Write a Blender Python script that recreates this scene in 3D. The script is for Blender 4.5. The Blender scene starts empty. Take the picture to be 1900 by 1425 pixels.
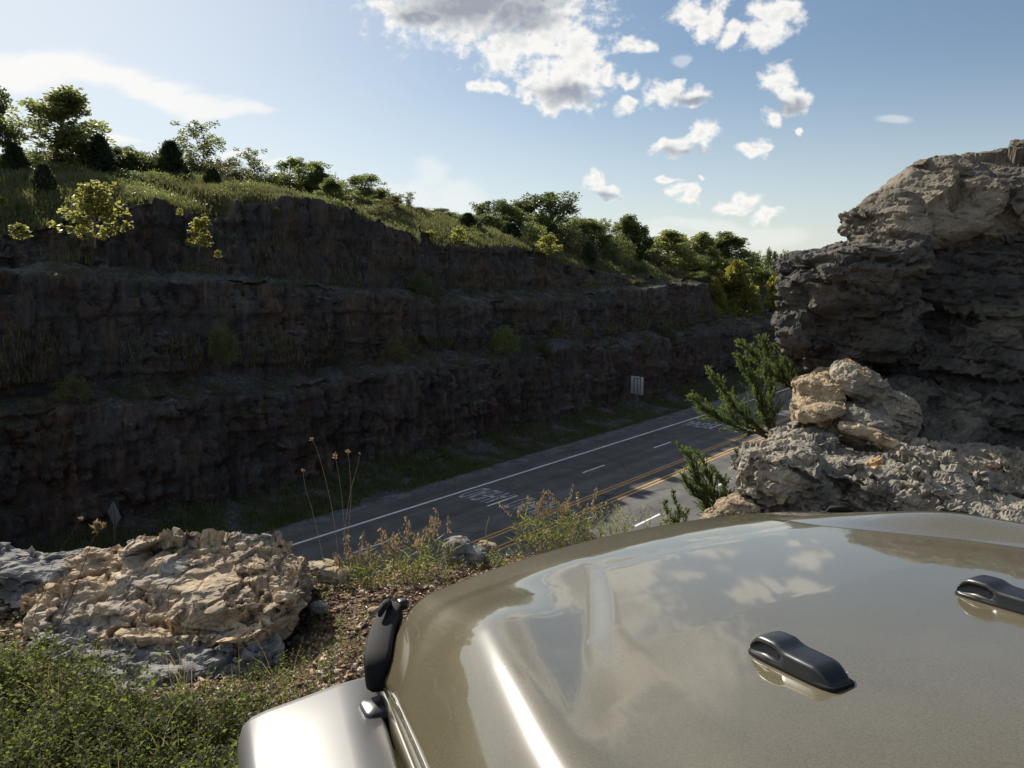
EXPOSURE = 0.6
import bpy, bmesh, math, random
import numpy as np
from mathutils import Vector, Matrix, Euler

R = math.radians
random.seed(7)
rng = np.random.default_rng(11)
scene = bpy.context.scene
COL = scene.collection

# ------------------------------------------------------------------ camera model
F, CX, CY = 1500.0, 950.0, 712.5          # focal length and centre in photo pixels (1900 wide)
PITCH = math.atan(202 / 1500)
cP, sP = math.cos(PITCH), math.sin(PITCH)
CAMZ = 1.65
ROADZ = -12.35
D = np.array([0.6148, 0.7887])            # along the road (away from us)
N = np.array([-0.7887, 0.6148])           # across the road (towards the far rock face)


def ray(px, py):
    r = (px - CX) / F
    u = (CY - py) / F
    return np.array([r, cP + u * sP, -sP + u * cP])


def at_t(px, py, t):
    v = ray(px, py) * t
    return Vector((v[0], v[1], v[2] + CAMZ))


def at_z(px, py, z):
    v = ray(px, py)
    return at_t(px, py, (z - CAMZ) / v[2])


def at_l(px, py, l):
    v = ray(px, py)
    return at_t(px, py, l / (v[0] * N[0] + v[1] * N[1]))


def sl(s, l, z=0.0):
    return (D[0] * s + N[0] * l, D[1] * s + N[1] * l, z)


def to_sl(x, y):
    return x * D[0] + y * D[1], x * N[0] + y * N[1]


# ------------------------------------------------------------------ numpy noise
def _h(ix, iy, iz, seed):
    h = (ix.astype(np.uint32) * np.uint32(374761393) + iy.astype(np.uint32) * np.uint32(668265263)
         + iz.astype(np.uint32) * np.uint32(2147483647) + np.uint32(seed * 974711 + 1013))
    h = (h ^ (h >> np.uint32(13))) * np.uint32(1274126177)
    h = h ^ (h >> np.uint32(16))
    h = h * np.uint32(2246822519)
    h = h ^ (h >> np.uint32(15))
    return h


def hf(ix, iy, iz, seed):
    return _h(ix, iy, iz, seed).astype(np.float64) / 4294967296.0


def gnoise(p, seed=0):
    p = np.asarray(p, float)
    i = np.floor(p).astype(np.int64)
    f = p - i
    u = f * f * f * (f * (f * 6 - 15) + 10)
    out = np.zeros(len(p))
    for dx in (0, 1):
        wx = u[:, 0] if dx else 1 - u[:, 0]
        for dy in (0, 1):
            wy = u[:, 1] if dy else 1 - u[:, 1]
            for dz in (0, 1):
                wz = u[:, 2] if dz else 1 - u[:, 2]
                h = _h(i[:, 0] + dx, i[:, 1] + dy, i[:, 2] + dz, seed)
                gx = (h & np.uint32(1023)).astype(float) / 511.5 - 1
                gy = ((h >> np.uint32(10)) & np.uint32(1023)).astype(float) / 511.5 - 1
                gz = ((h >> np.uint32(20)) & np.uint32(1023)).astype(float) / 511.5 - 1
                out += wx * wy * wz * (gx * (f[:, 0] - dx) + gy * (f[:, 1] - dy) + gz * (f[:, 2] - dz))
    return out * 1.2


def fbm(p, seed=0, octv=4, gain=0.5, lac=2.03):
    p = np.asarray(p, float)
    a, s = 1.0, np.zeros(len(p))
    for k in range(octv):
        s += a * gnoise(p, seed + k * 17)
        p = p * lac + 3.7
        a *= gain
    return s


def ridged(p, seed=0, octv=4):
    p = np.asarray(p, float)
    a, s = 1.0, np.zeros(len(p))
    for k in range(octv):
        s += a * (1 - 2 * np.abs(gnoise(p, seed + k * 13)))
        p = p * 2.1 + 1.3
        a *= 0.5
    return s * 0.5


def cells(p, seed=0):
    """nearest feature point: F1, F2, three random numbers of the cell, offset vector"""
    p = np.asarray(p, float)
    i = np.floor(p).astype(np.int64)
    n = len(p)
    f1 = np.full(n, 9.0)
    f2 = np.full(n, 9.0)
    rid = np.zeros((n, 3))
    off = np.zeros((n, 3))
    for dx in (-1, 0, 1):
        for dy in (-1, 0, 1):
            for dz in (-1, 0, 1):
                ci = i + np.array([dx, dy, dz])
                fp = np.stack([hf(ci[:, 0], ci[:, 1], ci[:, 2], seed + k) for k in (1, 2, 3)], 1)
                v = p - (ci + fp)
                d = np.sqrt((v * v).sum(1))
                near = d < f1
                f2 = np.where(near, f1, np.minimum(f2, d))
                rr = np.stack([hf(ci[:, 0], ci[:, 1], ci[:, 2], seed + k) for k in (4, 5, 6)], 1)
                rid = np.where(near[:, None], rr, rid)
                off = np.where(near[:, None], v, off)
                f1 = np.where(near, d, f1)
    return f1, f2, rid, off


def facets(p, scale, seed, tilt=0.7):
    """chipped-stone relief: every cell is a tilted flat chip with its own height (about -0.5..0.5)"""
    q = np.asarray(p, float) / np.asarray(scale, float)
    q = q + 0.25 * np.stack([gnoise(q * 1.7, seed + 50), gnoise(q * 1.7 + 9, seed + 51), gnoise(q * 1.7 + 21, seed + 52)], 1)
    f1, f2, rid, off = cells(q, seed)
    dirv = rid * 2 - 1
    return (rid[:, 0] - 0.5) * 0.8 + tilt * (off * dirv[:, [1, 2, 0]]).sum(1)


def smooth(x, a, b):
    t = np.clip((np.asarray(x, float) - a) / (b - a), 0, 1)
    return t * t * (3 - 2 * t)


def strata(p, th, amp, scale, seed, dip=(0.1, 0.05), wob=0.3, sharp=0.12):
    """bedding: every layer keeps its own front outline, so layers overhang one another"""
    z = p[:, 2] + dip[0] * p[:, 0] + dip[1] * p[:, 1] + wob * th * 2 * gnoise(p / (scale * 2.2), seed + 3)
    q = z / th
    li = np.floor(q); fr = q - li
    def lay(i):
        xy = np.stack([p[:, 0] / scale, p[:, 1] / scale, i * 5.71 + 0.5], 1)
        return fbm(xy, seed, 4) + 0.7 * (hf(i.astype(np.int64), np.zeros(len(p), int), np.zeros(len(p), int), seed) - 0.5)
    k = smooth(fr, 1 - sharp, 1.0)
    return amp * (lay(li) * (1 - k) + lay(li + 1) * k)


def plates(p, scale, seed, tilt=0.9):
    """broken plates: planar tilted cells without swelling"""
    q = np.asarray(p, float) / np.asarray(scale, float)
    q = q + 0.18 * np.stack([gnoise(q * 2.3, seed + 50), gnoise(q * 2.3 + 9, seed + 51), gnoise(q * 2.3 + 21, seed + 52)], 1)
    f1, f2, rid, off = cells(q, seed)
    dirv = rid * 2 - 1
    return 0.35 * (rid[:, 0] - 0.5) + tilt * (off * dirv[:, [1, 2, 0]]).sum(1) * 0.8


def cracks(p, scale, seed, width=0.10, rag=0.3):
    """narrow fracture lines between irregular blocks: 1 in the crack, 0 elsewhere"""
    q = np.asarray(p, float) / np.asarray(scale, float)
    q = q + rag * np.stack([fbm(q * 1.9, seed + 50, 3), fbm(q * 1.9 + 9, seed + 51, 3), fbm(q * 1.9 + 21, seed + 52, 3)], 1)
    f1, f2, rid, off = cells(q, seed)
    return smooth(f2 - f1, width, width * 0.25) * smooth(fbm(q * 0.8, seed + 60, 2), -0.35, 0.1)


# ------------------------------------------------------------------ object helpers
def tag(o, label=None, cat=None, group=None, kind=None):
    if label: o['label'] = label
    if cat: o['category'] = cat
    if group: o['group'] = group
    if kind: o['kind'] = kind
    return o


def empty(name, loc, rz=0.0):
    o = bpy.data.objects.new(name, None)
    o.empty_display_size = 0.1
    COL.objects.link(o)
    o.location = loc
    o.rotation_euler = (0, 0, rz)
    return o


def mesh_np(name, verts, faces, mat=None, sm=False):
    """verts (n,3); faces (m,k) array or list of arrays with different k"""
    me = bpy.data.meshes.new(name)
    verts = np.asarray(verts, dtype=np.float32)
    fl = faces if isinstance(faces, list) else [faces]
    fl = [np.asarray(f, dtype=np.int32) for f in fl if len(f)]
    nl = sum(f.size for f in fl)
    npoly = sum(len(f) for f in fl)
    me.vertices.add(len(verts))
    me.vertices.foreach_set('co', verts.ravel())
    me.loops.add(nl)
    me.loops.foreach_set('vertex_index', np.concatenate([f.ravel() for f in fl]))
    me.polygons.add(npoly)
    tot = np.concatenate([np.full(len(f), f.shape[1], dtype=np.int32) for f in fl])
    st = np.concatenate([[0], np.cumsum(tot)[:-1]]).astype(np.int32)
    me.polygons.foreach_set('loop_start', st)
    me.polygons.foreach_set('loop_total', tot)
    if sm:
        me.polygons.foreach_set('use_smooth', np.ones(npoly, dtype=bool))
    me.update(calc_edges=True)
    me.validate()
    if mat: me.materials.append(mat)
    return me


def link(name, me, parent=None, loc=None):
    o = bpy.data.objects.new(name, me)
    COL.objects.link(o)
    if parent: o.parent = parent
    if loc is not None: o.location = loc
    return o


class MB:
    """collects tubes, boxes and raw pieces into one mesh"""
    def __init__(s):
        s.v = []; s.q = []; s.t = []; s.n = 0

    def add(s, v, q=None, t=None):
        v = np.asarray(v, float)
        s.v.append(v)
        if q is not None and len(q): s.q.append(np.asarray(q, int) + s.n)
        if t is not None and len(t): s.t.append(np.asarray(t, int) + s.n)
        s.n += len(v)

    def tube(s, pts, rad, sides=6, cap=True):
        pts = np.asarray(pts, float)
        rad = np.broadcast_to(np.asarray(rad, float), (len(pts),))
        tan = np.gradient(pts, axis=0)
        tan /= np.linalg.norm(tan, axis=1)[:, None] + 1e-9
        up = np.array([0, 0, 1.0]) if abs(tan[0][2]) < 0.9 else np.array([1.0, 0, 0])
        rings = []
        for p, t, r in zip(pts, tan, rad):
            a = np.cross(t, up); a /= np.linalg.norm(a) + 1e-9
            b = np.cross(a, t)
            up = b if abs(np.dot(b, t)) < 0.99 else up
            ang = np.arange(sides) * 2 * math.pi / sides
            rings.append(p + r * (np.cos(ang)[:, None] * a + np.sin(ang)[:, None] * b))
        v = np.concatenate(rings)
        q = []
        for i in range(len(pts) - 1):
            for k in range(sides):
                k2 = (k + 1) % sides
                q.append((i * sides + k, i * sides + k2, (i + 1) * sides + k2, (i + 1) * sides + k))
        t = []
        if cap:
            v = np.concatenate([v, pts[:1], pts[-1:]])
            c0, c1 = len(v) - 2, len(v) - 1
            e = (len(pts) - 1) * sides
            for k in range(sides):
                k2 = (k + 1) % sides
                t.append((c0, k2, k)); t.append((c1, e + k, e + k2))
        s.add(v, q, t)

    def loft(s, rings, cap=True, closed=True):
        """rings: list of (k,3) arrays with equal k"""
        k = len(rings[0])
        v = np.concatenate(rings)
        q = []
        for i in range(len(rings) - 1):
            for j in range(k if closed else k - 1):
                j2 = (j + 1) % k
                q.append((i * k + j, i * k + j2, (i + 1) * k + j2, (i + 1) * k + j))
        t = []
        if cap:
            v = np.concatenate([v, [rings[0].mean(0)], [rings[-1].mean(0)]])
            c0, c1 = len(v) - 2, len(v) - 1
            e = (len(rings) - 1) * k
            for j in range(k):
                j2 = (j + 1) % k
                t.append((c0, j2, j)); t.append((c1, e + j, e + j2))
        s.add(v, q, t)

    def box(s, lo, hi, bev=0.0):
        lo = np.array(lo, float); hi = np.array(hi, float)
        c = (lo + hi) / 2; h = (hi - lo) / 2
        b = min(bev, h.min() * 0.9)
        if b <= 0:
            v = [c + h * np.array(k) for k in ((-1,-1,-1),(1,-1,-1),(1,1,-1),(-1,1,-1),(-1,-1,1),(1,-1,1),(1,1,1),(-1,1,1))]
            s.add(v, [(0,3,2,1),(4,5,6,7),(0,1,5,4),(1,2,6,5),(2,3,7,6),(3,0,4,7)])
            return
        rings = []
        def ring(z, ins):
            hx, hy = h[0] - ins, h[1] - ins
            cc = b
            P = []
            for sx, sy, a0 in ((1,1,0),(-1,1,90),(-1,-1,180),(1,-1,270)):
                for a in (0, 45, 90):
                    an = R(a0 + a)
                    P.append((c[0] + sx * (hx - cc) + cc * math.cos(an), c[1] + sy * (hy - cc) + cc * math.sin(an), z))
            return np.array(P)
        rings.append(ring(lo[2], b * 0.7)); rings.append(ring(lo[2] + b * 0.3, b * 0.3)); rings.append(ring(lo[2] + b, 0))
        rings.append(ring(hi[2] - b, 0)); rings.append(ring(hi[2] - b * 0.3, b * 0.3)); rings.append(ring(hi[2], b * 0.7))
        s.loft(rings)

    def mesh(s, name, mat, sm=False):
        fs = []
        if s.q: fs.append(np.concatenate(s.q))
        if s.t: fs.append(np.concatenate(s.t))
        return mesh_np(name, np.concatenate(s.v), fs, mat, sm)

    def build(s, name, mat, parent=None, loc=None, sm=False):
        return link(name, s.mesh(name, mat, sm), parent, loc)


def leaf_quads(c, d, nrm, L, W, fold=0.15):
    """diamond leaves. c centre-base, d direction, nrm approximate normal, L length, W width (arrays)"""
    c = np.asarray(c, float); d = np.asarray(d, float); nrm = np.asarray(nrm, float)
    d = d / (np.linalg.norm(d, axis=1)[:, None] + 1e-9)
    s = np.cross(d, nrm); s /= np.linalg.norm(s, axis=1)[:, None] + 1e-9
    u = np.cross(s, d)
    n = len(c)
    L = np.broadcast_to(np.asarray(L, float), (n,))[:, None]; W = np.broadcast_to(np.asarray(W, float), (n,))[:, None]
    m = c + d * L * 0.45
    v = np.stack([c, m + s * W * 0.5 + u * W * fold, c + d * L, m - s * W * 0.5 + u * W * fold], 1).reshape(-1, 3)
    q = np.arange(n * 4).reshape(n, 4)
    return v, q


def rdir(n):
    v = rng.normal(size=(n, 3))
    return v / np.linalg.norm(v, axis=1)[:, None]


# ------------------------------------------------------------------ node helpers
class NT:
    def __init__(s, tree):
        s.t = tree; s.n = tree.nodes; s.l = tree.links

    def new(s, typ, **kw):
        nd = s.n.new(typ)
        for k, v in kw.items(): setattr(nd, k, v)
        return nd

    def put(s, sock, val):
        if hasattr(val, 'default_value') or hasattr(val, 'is_linked'):
            s.l.new(val, sock)
        elif val is not None:
            sock.default_value = val

    def math(s, op, a, b=None, c=None, clamp=False):
        nd = s.new('ShaderNodeMath', operation=op, use_clamp=clamp)
        s.put(nd.inputs[0], a)
        if b is not None: s.put(nd.inputs[1], b)
        if c is not None: s.put(nd.inputs[2], c)
        return nd.outputs[0]

    def vmath(s, op, a, b=None, c=None):
        nd = s.new('ShaderNodeVectorMath', operation=op)
        s.put(nd.inputs[0], a)
        if b is not None: s.put(nd.inputs[1], b)
        if c is not None: s.put(nd.inputs[2], c)
        return nd.outputs['Value'] if op in ('LENGTH', 'DOT_PRODUCT', 'DISTANCE') else nd.outputs['Vector']

    def noise(s, vec, scale, detail=4, rough=0.55, dist=0.0, dims='3D'):
        nd = s.new('ShaderNodeTexNoise', noise_dimensions=dims)
        s.put(nd.inputs['Vector'], vec)
        nd.inputs['Scale'].default_value = scale
        nd.inputs['Detail'].default_value = detail
        nd.inputs['Roughness'].default_value = rough
        nd.inputs['Distortion'].default_value = dist
        return nd.outputs['Fac']

    def voro(s, vec, scale, feature='F1', out='Distance'):
        nd = s.new('ShaderNodeTexVoronoi', feature=feature)
        s.put(nd.inputs['Vector'], vec)
        nd.inputs['Scale'].default_value = scale
        return nd.outputs[out]

    def ramp(s, fac, stops, interp='LINEAR'):
        nd = s.new('ShaderNodeValToRGB')
        s.put(nd.inputs[0], fac)
        cr = nd.color_ramp
        cr.interpolation = interp
        while len(cr.elements) < len(stops): cr.elements.new(0.5)
        for e, (p, c) in zip(cr.elements, stops):
            e.position = p
            e.color = (c, c, c, 1) if isinstance(c, (int, float)) else (c[0], c[1], c[2], 1)
        return nd.outputs[0]

    def mix(s, fac, a, b, blend='MIX'):
        nd = s.new('ShaderNodeMix', data_type='RGBA', blend_type=blend)
        s.put(nd.inputs[0], fac)
        for k, v in ((6, a), (7, b)):
            if isinstance(v, tuple): v = (v[0], v[1], v[2], 1)
            s.put(nd.inputs[k], v)
        return nd.outputs[2]

    def mapping(s, vec, scale=(1, 1, 1), rot=(0, 0, 0), loc=(0, 0, 0)):
        nd = s.new('ShaderNodeMapping')
        s.put(nd.inputs['Vector'], vec)
        nd.inputs['Scale'].default_value = scale
        nd.inputs['Rotation'].default_value = rot
        nd.inputs['Location'].default_value = loc
        return nd.outputs[0]

    def smooth(s, v, a, b):
        nd = s.new('ShaderNodeMapRange', interpolation_type='SMOOTHSTEP')
        s.put(nd.inputs['Value'], v)
        nd.inputs['From Min'].default_value = a
        nd.inputs['From Max'].default_value = b
        return nd.outputs[0]


def material(name):
    m = bpy.data.materials.new(name)
    m.use_nodes = True
    t = NT(m.node_tree)
    b = m.node_tree.nodes['Principled BSDF']
    return m, t, b


def bump(t, b, h, strength=0.5, dist=0.02):
    nd = t.new('ShaderNodeBump')
    nd.inputs['Strength'].default_value = strength
    nd.inputs['Distance'].default_value = dist
    t.put(nd.inputs['Height'], h)
    t.l.new(nd.outputs[0], b.inputs['Normal'])


def coords(t, which='Object'):
    return t.new('ShaderNodeTexCoord').outputs[which]


def simple(name, col, rough=0.6, metal=0.0, spec=0.5, coat=0.0, noise=0.0, nscale=30):
    m, t, b = material(name)
    b.inputs['Roughness'].default_value = rough
    b.inputs['Metallic'].default_value = metal
    b.inputs['Specular IOR Level'].default_value = spec
    b.inputs['Coat Weight'].default_value = coat
    if noise:
        f = t.noise(coords(t), nscale, 5)
        t.put(b.inputs['Base Color'], t.mix(f, tuple(c * (1 - noise) for c in col), tuple(min(1, c * (1 + noise)) for c in col)))
    else:
        b.inputs['Base Color'].default_value = (*col, 1)
    return m


def leafmat(name, col, trans, tw=0.45, var=0.35, vscale=1.5, rough=0.5, warm=None):
    """leaf: reflecting + light passing through; colour varies from clump to clump and object to object"""
    m = bpy.data.materials.new(name)
    m.use_nodes = True
    t = NT(m.node_tree)
    b = m.node_tree.nodes['Principled BSDF']
    out = m.node_tree.nodes['Material Output']
    b.inputs['Roughness'].default_value = rough
    b.inputs['Specular IOR Level'].default_value = 0.35
    f = t.noise(coords(t), vscale, 3)
    oi = t.new('ShaderNodeObjectInfo')
    f = t.math('ADD', t.math('MULTIPLY', oi.outputs['Random'], 0.35), t.math('MULTIPLY_ADD', f, 1.3, -0.3), clamp=True)
    c1 = tuple(c * (1 - var) for c in col)
    c2 = tuple(c * (1 + var) for c in col) if warm is None else warm
    t1 = tuple(c * (1 - var) for c in trans)
    t2 = tuple(c * (1 + var) for c in trans)
    t.put(b.inputs['Base Color'], t.mix(f, c1, c2))
    tr = t.new('ShaderNodeBsdfTranslucent')
    t.put(tr.inputs['Color'], t.mix(f, t1, t2))
    mx = t.new('ShaderNodeMixShader')
    mx.inputs[0].default_value = tw
    t.l.new(b.outputs[0], mx.inputs[1]); t.l.new(tr.outputs[0], mx.inputs[2])
    t.l.new(mx.outputs[0], out.inputs['Surface'])
    return m


def stone(name, tones, scale=3.0, bumps=((18, 0.5), (70, 0.4)), bd=0.03, rough=0.9, patch=None, speck=0.0):
    """tones: list of colours from dark to light mixed by a broken noise; patch: (colour, scale, lo, hi)"""
    m, t, b = material(name)
    b.inputs['Roughness'].default_value = rough
    b.inputs['Specular IOR Level'].default_value = 0.25
    co = coords(t)
    f = t.noise(co, scale, 8, 0.62, 0.6)
    n = len(tones)
    c = t.ramp(f, [(0.28 + 0.44 * i / (n - 1), tones[i]) for i in range(n)])
    if patch:
        for pc, ps, lo, hi in patch:
            pf = t.smooth(t.noise(t.mapping(co, loc=(ps * 3, 1, 2)), ps, 6, 0.6, 0.4), lo, hi)
            c = t.mix(pf, c, pc)
    fine = t.noise(co, scale * 14, 6, 0.7)
    c = t.mix(0.55, c, t.ramp(fine, [(0.25, 0.25), (0.75, 0.95)]), 'OVERLAY')
    t.put(b.inputs['Base Color'], c)
    h = None
    for sc, w in bumps:
        x = t.math('MULTIPLY', t.noise(co, sc, 8, 0.65, 0.3), w)
        h = x if h is None else t.math('ADD', h, x)
    bump(t, b, h, 1.0, bd)
    return m
# ------------------------------------------------------------------ camera, sun, sky
cam = bpy.data.cameras.new('camera')
cam.sensor_width = 36.0
cam.lens = 36.0 * F / 1900.0
cam.clip_start = 0.05
cam.clip_end = 6000
co_ = bpy.data.objects.new('camera', cam)
COL.objects.link(co_)
co_.location = (0, 0, CAMZ)
co_.rotation_euler = (math.pi / 2 - PITCH, 0, 0)
scene.camera = co_

SUN_AZ, SUN_EL = -35.0, 32.5
sd = Vector((math.sin(R(SUN_AZ)) * math.cos(R(SUN_EL)), math.cos(R(SUN_AZ)) * math.cos(R(SUN_EL)), math.sin(R(SUN_EL))))
sun = bpy.data.lights.new('sun', 'SUN')
sun.energy = 4.6
sun.angle = R(0.55)
sun.color = (1.0, 0.93, 0.82)
so = bpy.data.objects.new('sun', sun)
COL.objects.link(so)
so.rotation_euler = sd.to_track_quat('Z', 'Y').to_euler()
so.location = (-40, 40, 60)

scene.view_settings.view_transform = 'Standard'
scene.view_settings.look = 'None'
scene.view_settings.exposure = EXPOSURE
scene.view_settings.gamma = 1.0

world = bpy.data.worlds.new('World')
scene.world = world
world.use_nodes = True
w = NT(world.node_tree)
bg = world.node_tree.nodes['Background']
SKY_STRENGTH = 0.059
bg.inputs['Strength'].default_value = SKY_STRENGTH
world.cycles.sampling_method = 'NONE'
scene.cycles.max_bounces = 6
scene.cycles.diffuse_bounces = 3
scene.cycles.glossy_bounces = 3
scene.cycles.transmission_bounces = 3
scene.cycles.caustics_reflective = False
scene.cycles.caustics_refractive = False
sky = w.new('ShaderNodeTexSky', sky_type='NISHITA')
sky.sun_disc = False
sky.sun_elevation = R(SUN_EL)
sky.sun_rotation = R(SUN_AZ)
sky.altitude = 200
sky.air_density = 1.0
sky.dust_density = 0.5
sky.ozone_density = 1.2

tc = coords(w, 'Generated')
sep = w.new('ShaderNodeSeparateXYZ')
w.l.new(tc, sep.inputs[0])
az = w.math('ARCTAN2', sep.outputs[0], sep.outputs[1])
el = w.math('ARCSINE', w.math('MINIMUM', w.math('MAXIMUM', sep.outputs[2], -1.0), 1.0))
cmb = w.new('ShaderNodeCombineXYZ')
w.l.new(az, cmb.inputs[0]); w.l.new(el, cmb.inputs[1])
ae = cmb.outputs[0]


def azel(px, py):
    v = ray(px, py); v = v / np.linalg.norm(v)
    return math.atan2(v[0], v[1]), math.asin(v[2]), 1.0


def blob_field(vec, blobs):
    cur = None
    for (px, py, rx, ry) in blobs:
        a, e, _ = azel(px, py)
        # angular size: measured from the two edge rays
        a2 = azel(px + rx, py)[0]; e2 = azel(px, py - ry)[1]
        ra, re = abs(a2 - a) or 0.01, abs(e2 - e) or 0.01
        d = w.vmath('LENGTH', w.vmath('MULTIPLY_ADD', vec, (1 / ra, 1 / re, 0), (-a / ra, -e / re, 0)))
        cur = d if cur is None else w.math('MINIMUM', cur, d)
    return cur


# distort the lookup so that no outline is an ellipse
def warp(vec, scale, amt):
    nd = w.new('ShaderNodeTexNoise')
    w.put(nd.inputs['Vector'], vec)
    nd.inputs['Scale'].default_value = scale
    nd.inputs['Detail'].default_value = 2
    off = w.vmath('SUBTRACT', nd.outputs['Color'], (0.5, 0.5, 0.5))
    return w.vmath('MULTIPLY_ADD', off, (amt, amt, 0), vec)


CUM = [(905, -5, 215, 96), (1075, 95, 62, 62), (1040, 150, 85, 50), (1010, 70, 60, 55), (775, 15, 85, 36), (950, 92, 70, 34),
       (1172, 84, 26, 18), (1136, 128, 20, 20), (906, 151, 40, 20), (985, 182, 17, 16), (1165, 190, 22, 13), (1172, 150, 20, 12),
       (1232, 178, 38, 26), (1285, 186, 34, 22), (1275, 12, 45, 26), (1312, 28, 42, 34), (1440, 28, 46, 30), (1425, 62, 40, 26), (1362, 68, 30, 16),
       (1440, 148, 36, 30), (1462, 172, 34, 26), (1425, 212, 22, 17), (1250, 275, 38, 18), (1295, 262, 40, 22), (1398, 283, 26, 16), (1418, 274, 18, 13),
       (1095, 338, 20, 22), (1118, 360, 36, 17), (1291, 331, 11, 9), (1245, 336, 16, 7), (1262, 358, 18, 14), (1280, 374, 18, 14),
       (1385, 380, 22, 16), (1365, 392, 40, 13), (1425, 405, 34, 14), (1484, 222, 7, 7), (1095, 118, 45, 45), (1030, 185, 30, 22),
       (930, -190, 330, 170), (560, -420, 240, 110), (150, -620, 260, 110), (700, -900, 260, 100), (2300, -100, 200, 90)]
CIR = [(20, 128, 170, 40), (110, 124, 150, 38), (190, 142, 130, 32), (270, 160, 110, 27), (345, 182, 100, 24), (410, 202, 85, 20), (475, 209, 65, 15),
       (440, 290, 60, 8), (520, 308, 60, 8), (800, 330, 42, 34), (765, 375, 70, 34), (850, 372, 55, 36), (720, 360, 60, 22),
       (1300, 420, 110, 16), (1180, 440, 120, 18), (1420, 430, 90, 22), (1660, 226, 36, 11), (1265, 100, 16, 14), (-260, 90, 260, 60), (200, 255, 60, 8)]
v1 = warp(warp(ae, 13, 0.055), 42, 0.02)
d1 = blob_field(v1, CUM)
nz = w.noise(w.mapping(ae, scale=(1, 1.25, 1)), 60, 6, 0.58)
body = w.math('ADD', w.math('SUBTRACT', 1.0, d1), w.math('MULTIPLY_ADD', nz, 1.9, -0.86))
m1 = w.smooth(body, -0.16, 0.58)
# relief: compare the noise here with the noise a little way towards the sun
nz2 = w.noise(w.mapping(ae, scale=(1, 1.25, 1), loc=(-0.005, 0.006, 0)), 60, 4, 0.55)

DARK = [(900, 0, 190, 62), (965, 40, 80, 40), (1060, 165, 70, 30), (790, 25, 60, 22), (1285, 192, 60, 14), (1440, 185, 60, 16), (1275, 288, 60, 12), (930, -150, 260, 120), (560, -390, 190, 80), (150, -590, 190, 80), (1120, 372, 50, 10)]
dd = w.smooth(blob_field(v1, DARK), 1.25, 0.25)
rel = w.math('MULTIPLY', w.math('SUBTRACT', nz, nz2), 0.9)
thick = w.smooth(body, 0.45, 1.05)
# undersides: field sampled a little higher up is thicker -> we look at the base
lit = w.math('ADD', w.math('SUBTRACT', w.math('MULTIPLY_ADD', thick, -0.22, 1.04), w.math('MULTIPLY', dd, 0.92)), rel, clamp=True)
K = 1.0 / SKY_STRENGTH
CLOUD_GAIN = K * 0.97 / 2 ** EXPOSURE
ccol = w.mix(lit, tuple(c * CLOUD_GAIN for c in (0.36, 0.39, 0.45)), tuple(c * CLOUD_GAIN for c in (1.0, 0.985, 0.95)))
d2 = blob_field(warp(ae, 9, 0.05), CIR)
nzc = w.noise(w.mapping(ae, scale=(1, 3.2, 1), rot=(0, 0, 0.30)), 17, 5, 0.6)
m2 = w.smooth(w.math('ADD', w.math('SUBTRACT', 1.0, d2), w.math('MULTIPLY_ADD', nzc, 1.4, -0.6)), -0.1, 0.7)
nearsun = w.smooth(az, -0.05, -0.5)
m2 = w.math('MULTIPLY', m2, w.math('MULTIPLY_ADD', nearsun, 0.60, 0.38))
k_el = w.math('MULTIPLY', w.smooth(el, 0.25, -0.02), 0.50)
k_az = w.math('MULTIPLY', w.smooth(az, 0.20, -0.60), 0.60)
haze_k = w.math('SUBTRACT', 1.0, w.math('MULTIPLY', w.math('SUBTRACT', 1.0, k_el), w.math('SUBTRACT', 1.0, k_az)))
skyc = w.mix(haze_k, sky.outputs[0], tuple(c * K / 2 ** EXPOSURE for c in (0.80, 0.86, 0.905)))
front = w.smooth(sep.outputs[1], 0.0, 0.08)
c_ = w.mix(w.math('MULTIPLY', m2, front), skyc, tuple(c * CLOUD_GAIN for c in (1.0, 0.99, 0.97)))
c_ = w.mix(w.math('MULTIPLY', w.math('MULTIPLY', m1, 0.97), front), c_, ccol)
w.l.new(c_, bg.inputs['Color'])

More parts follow.
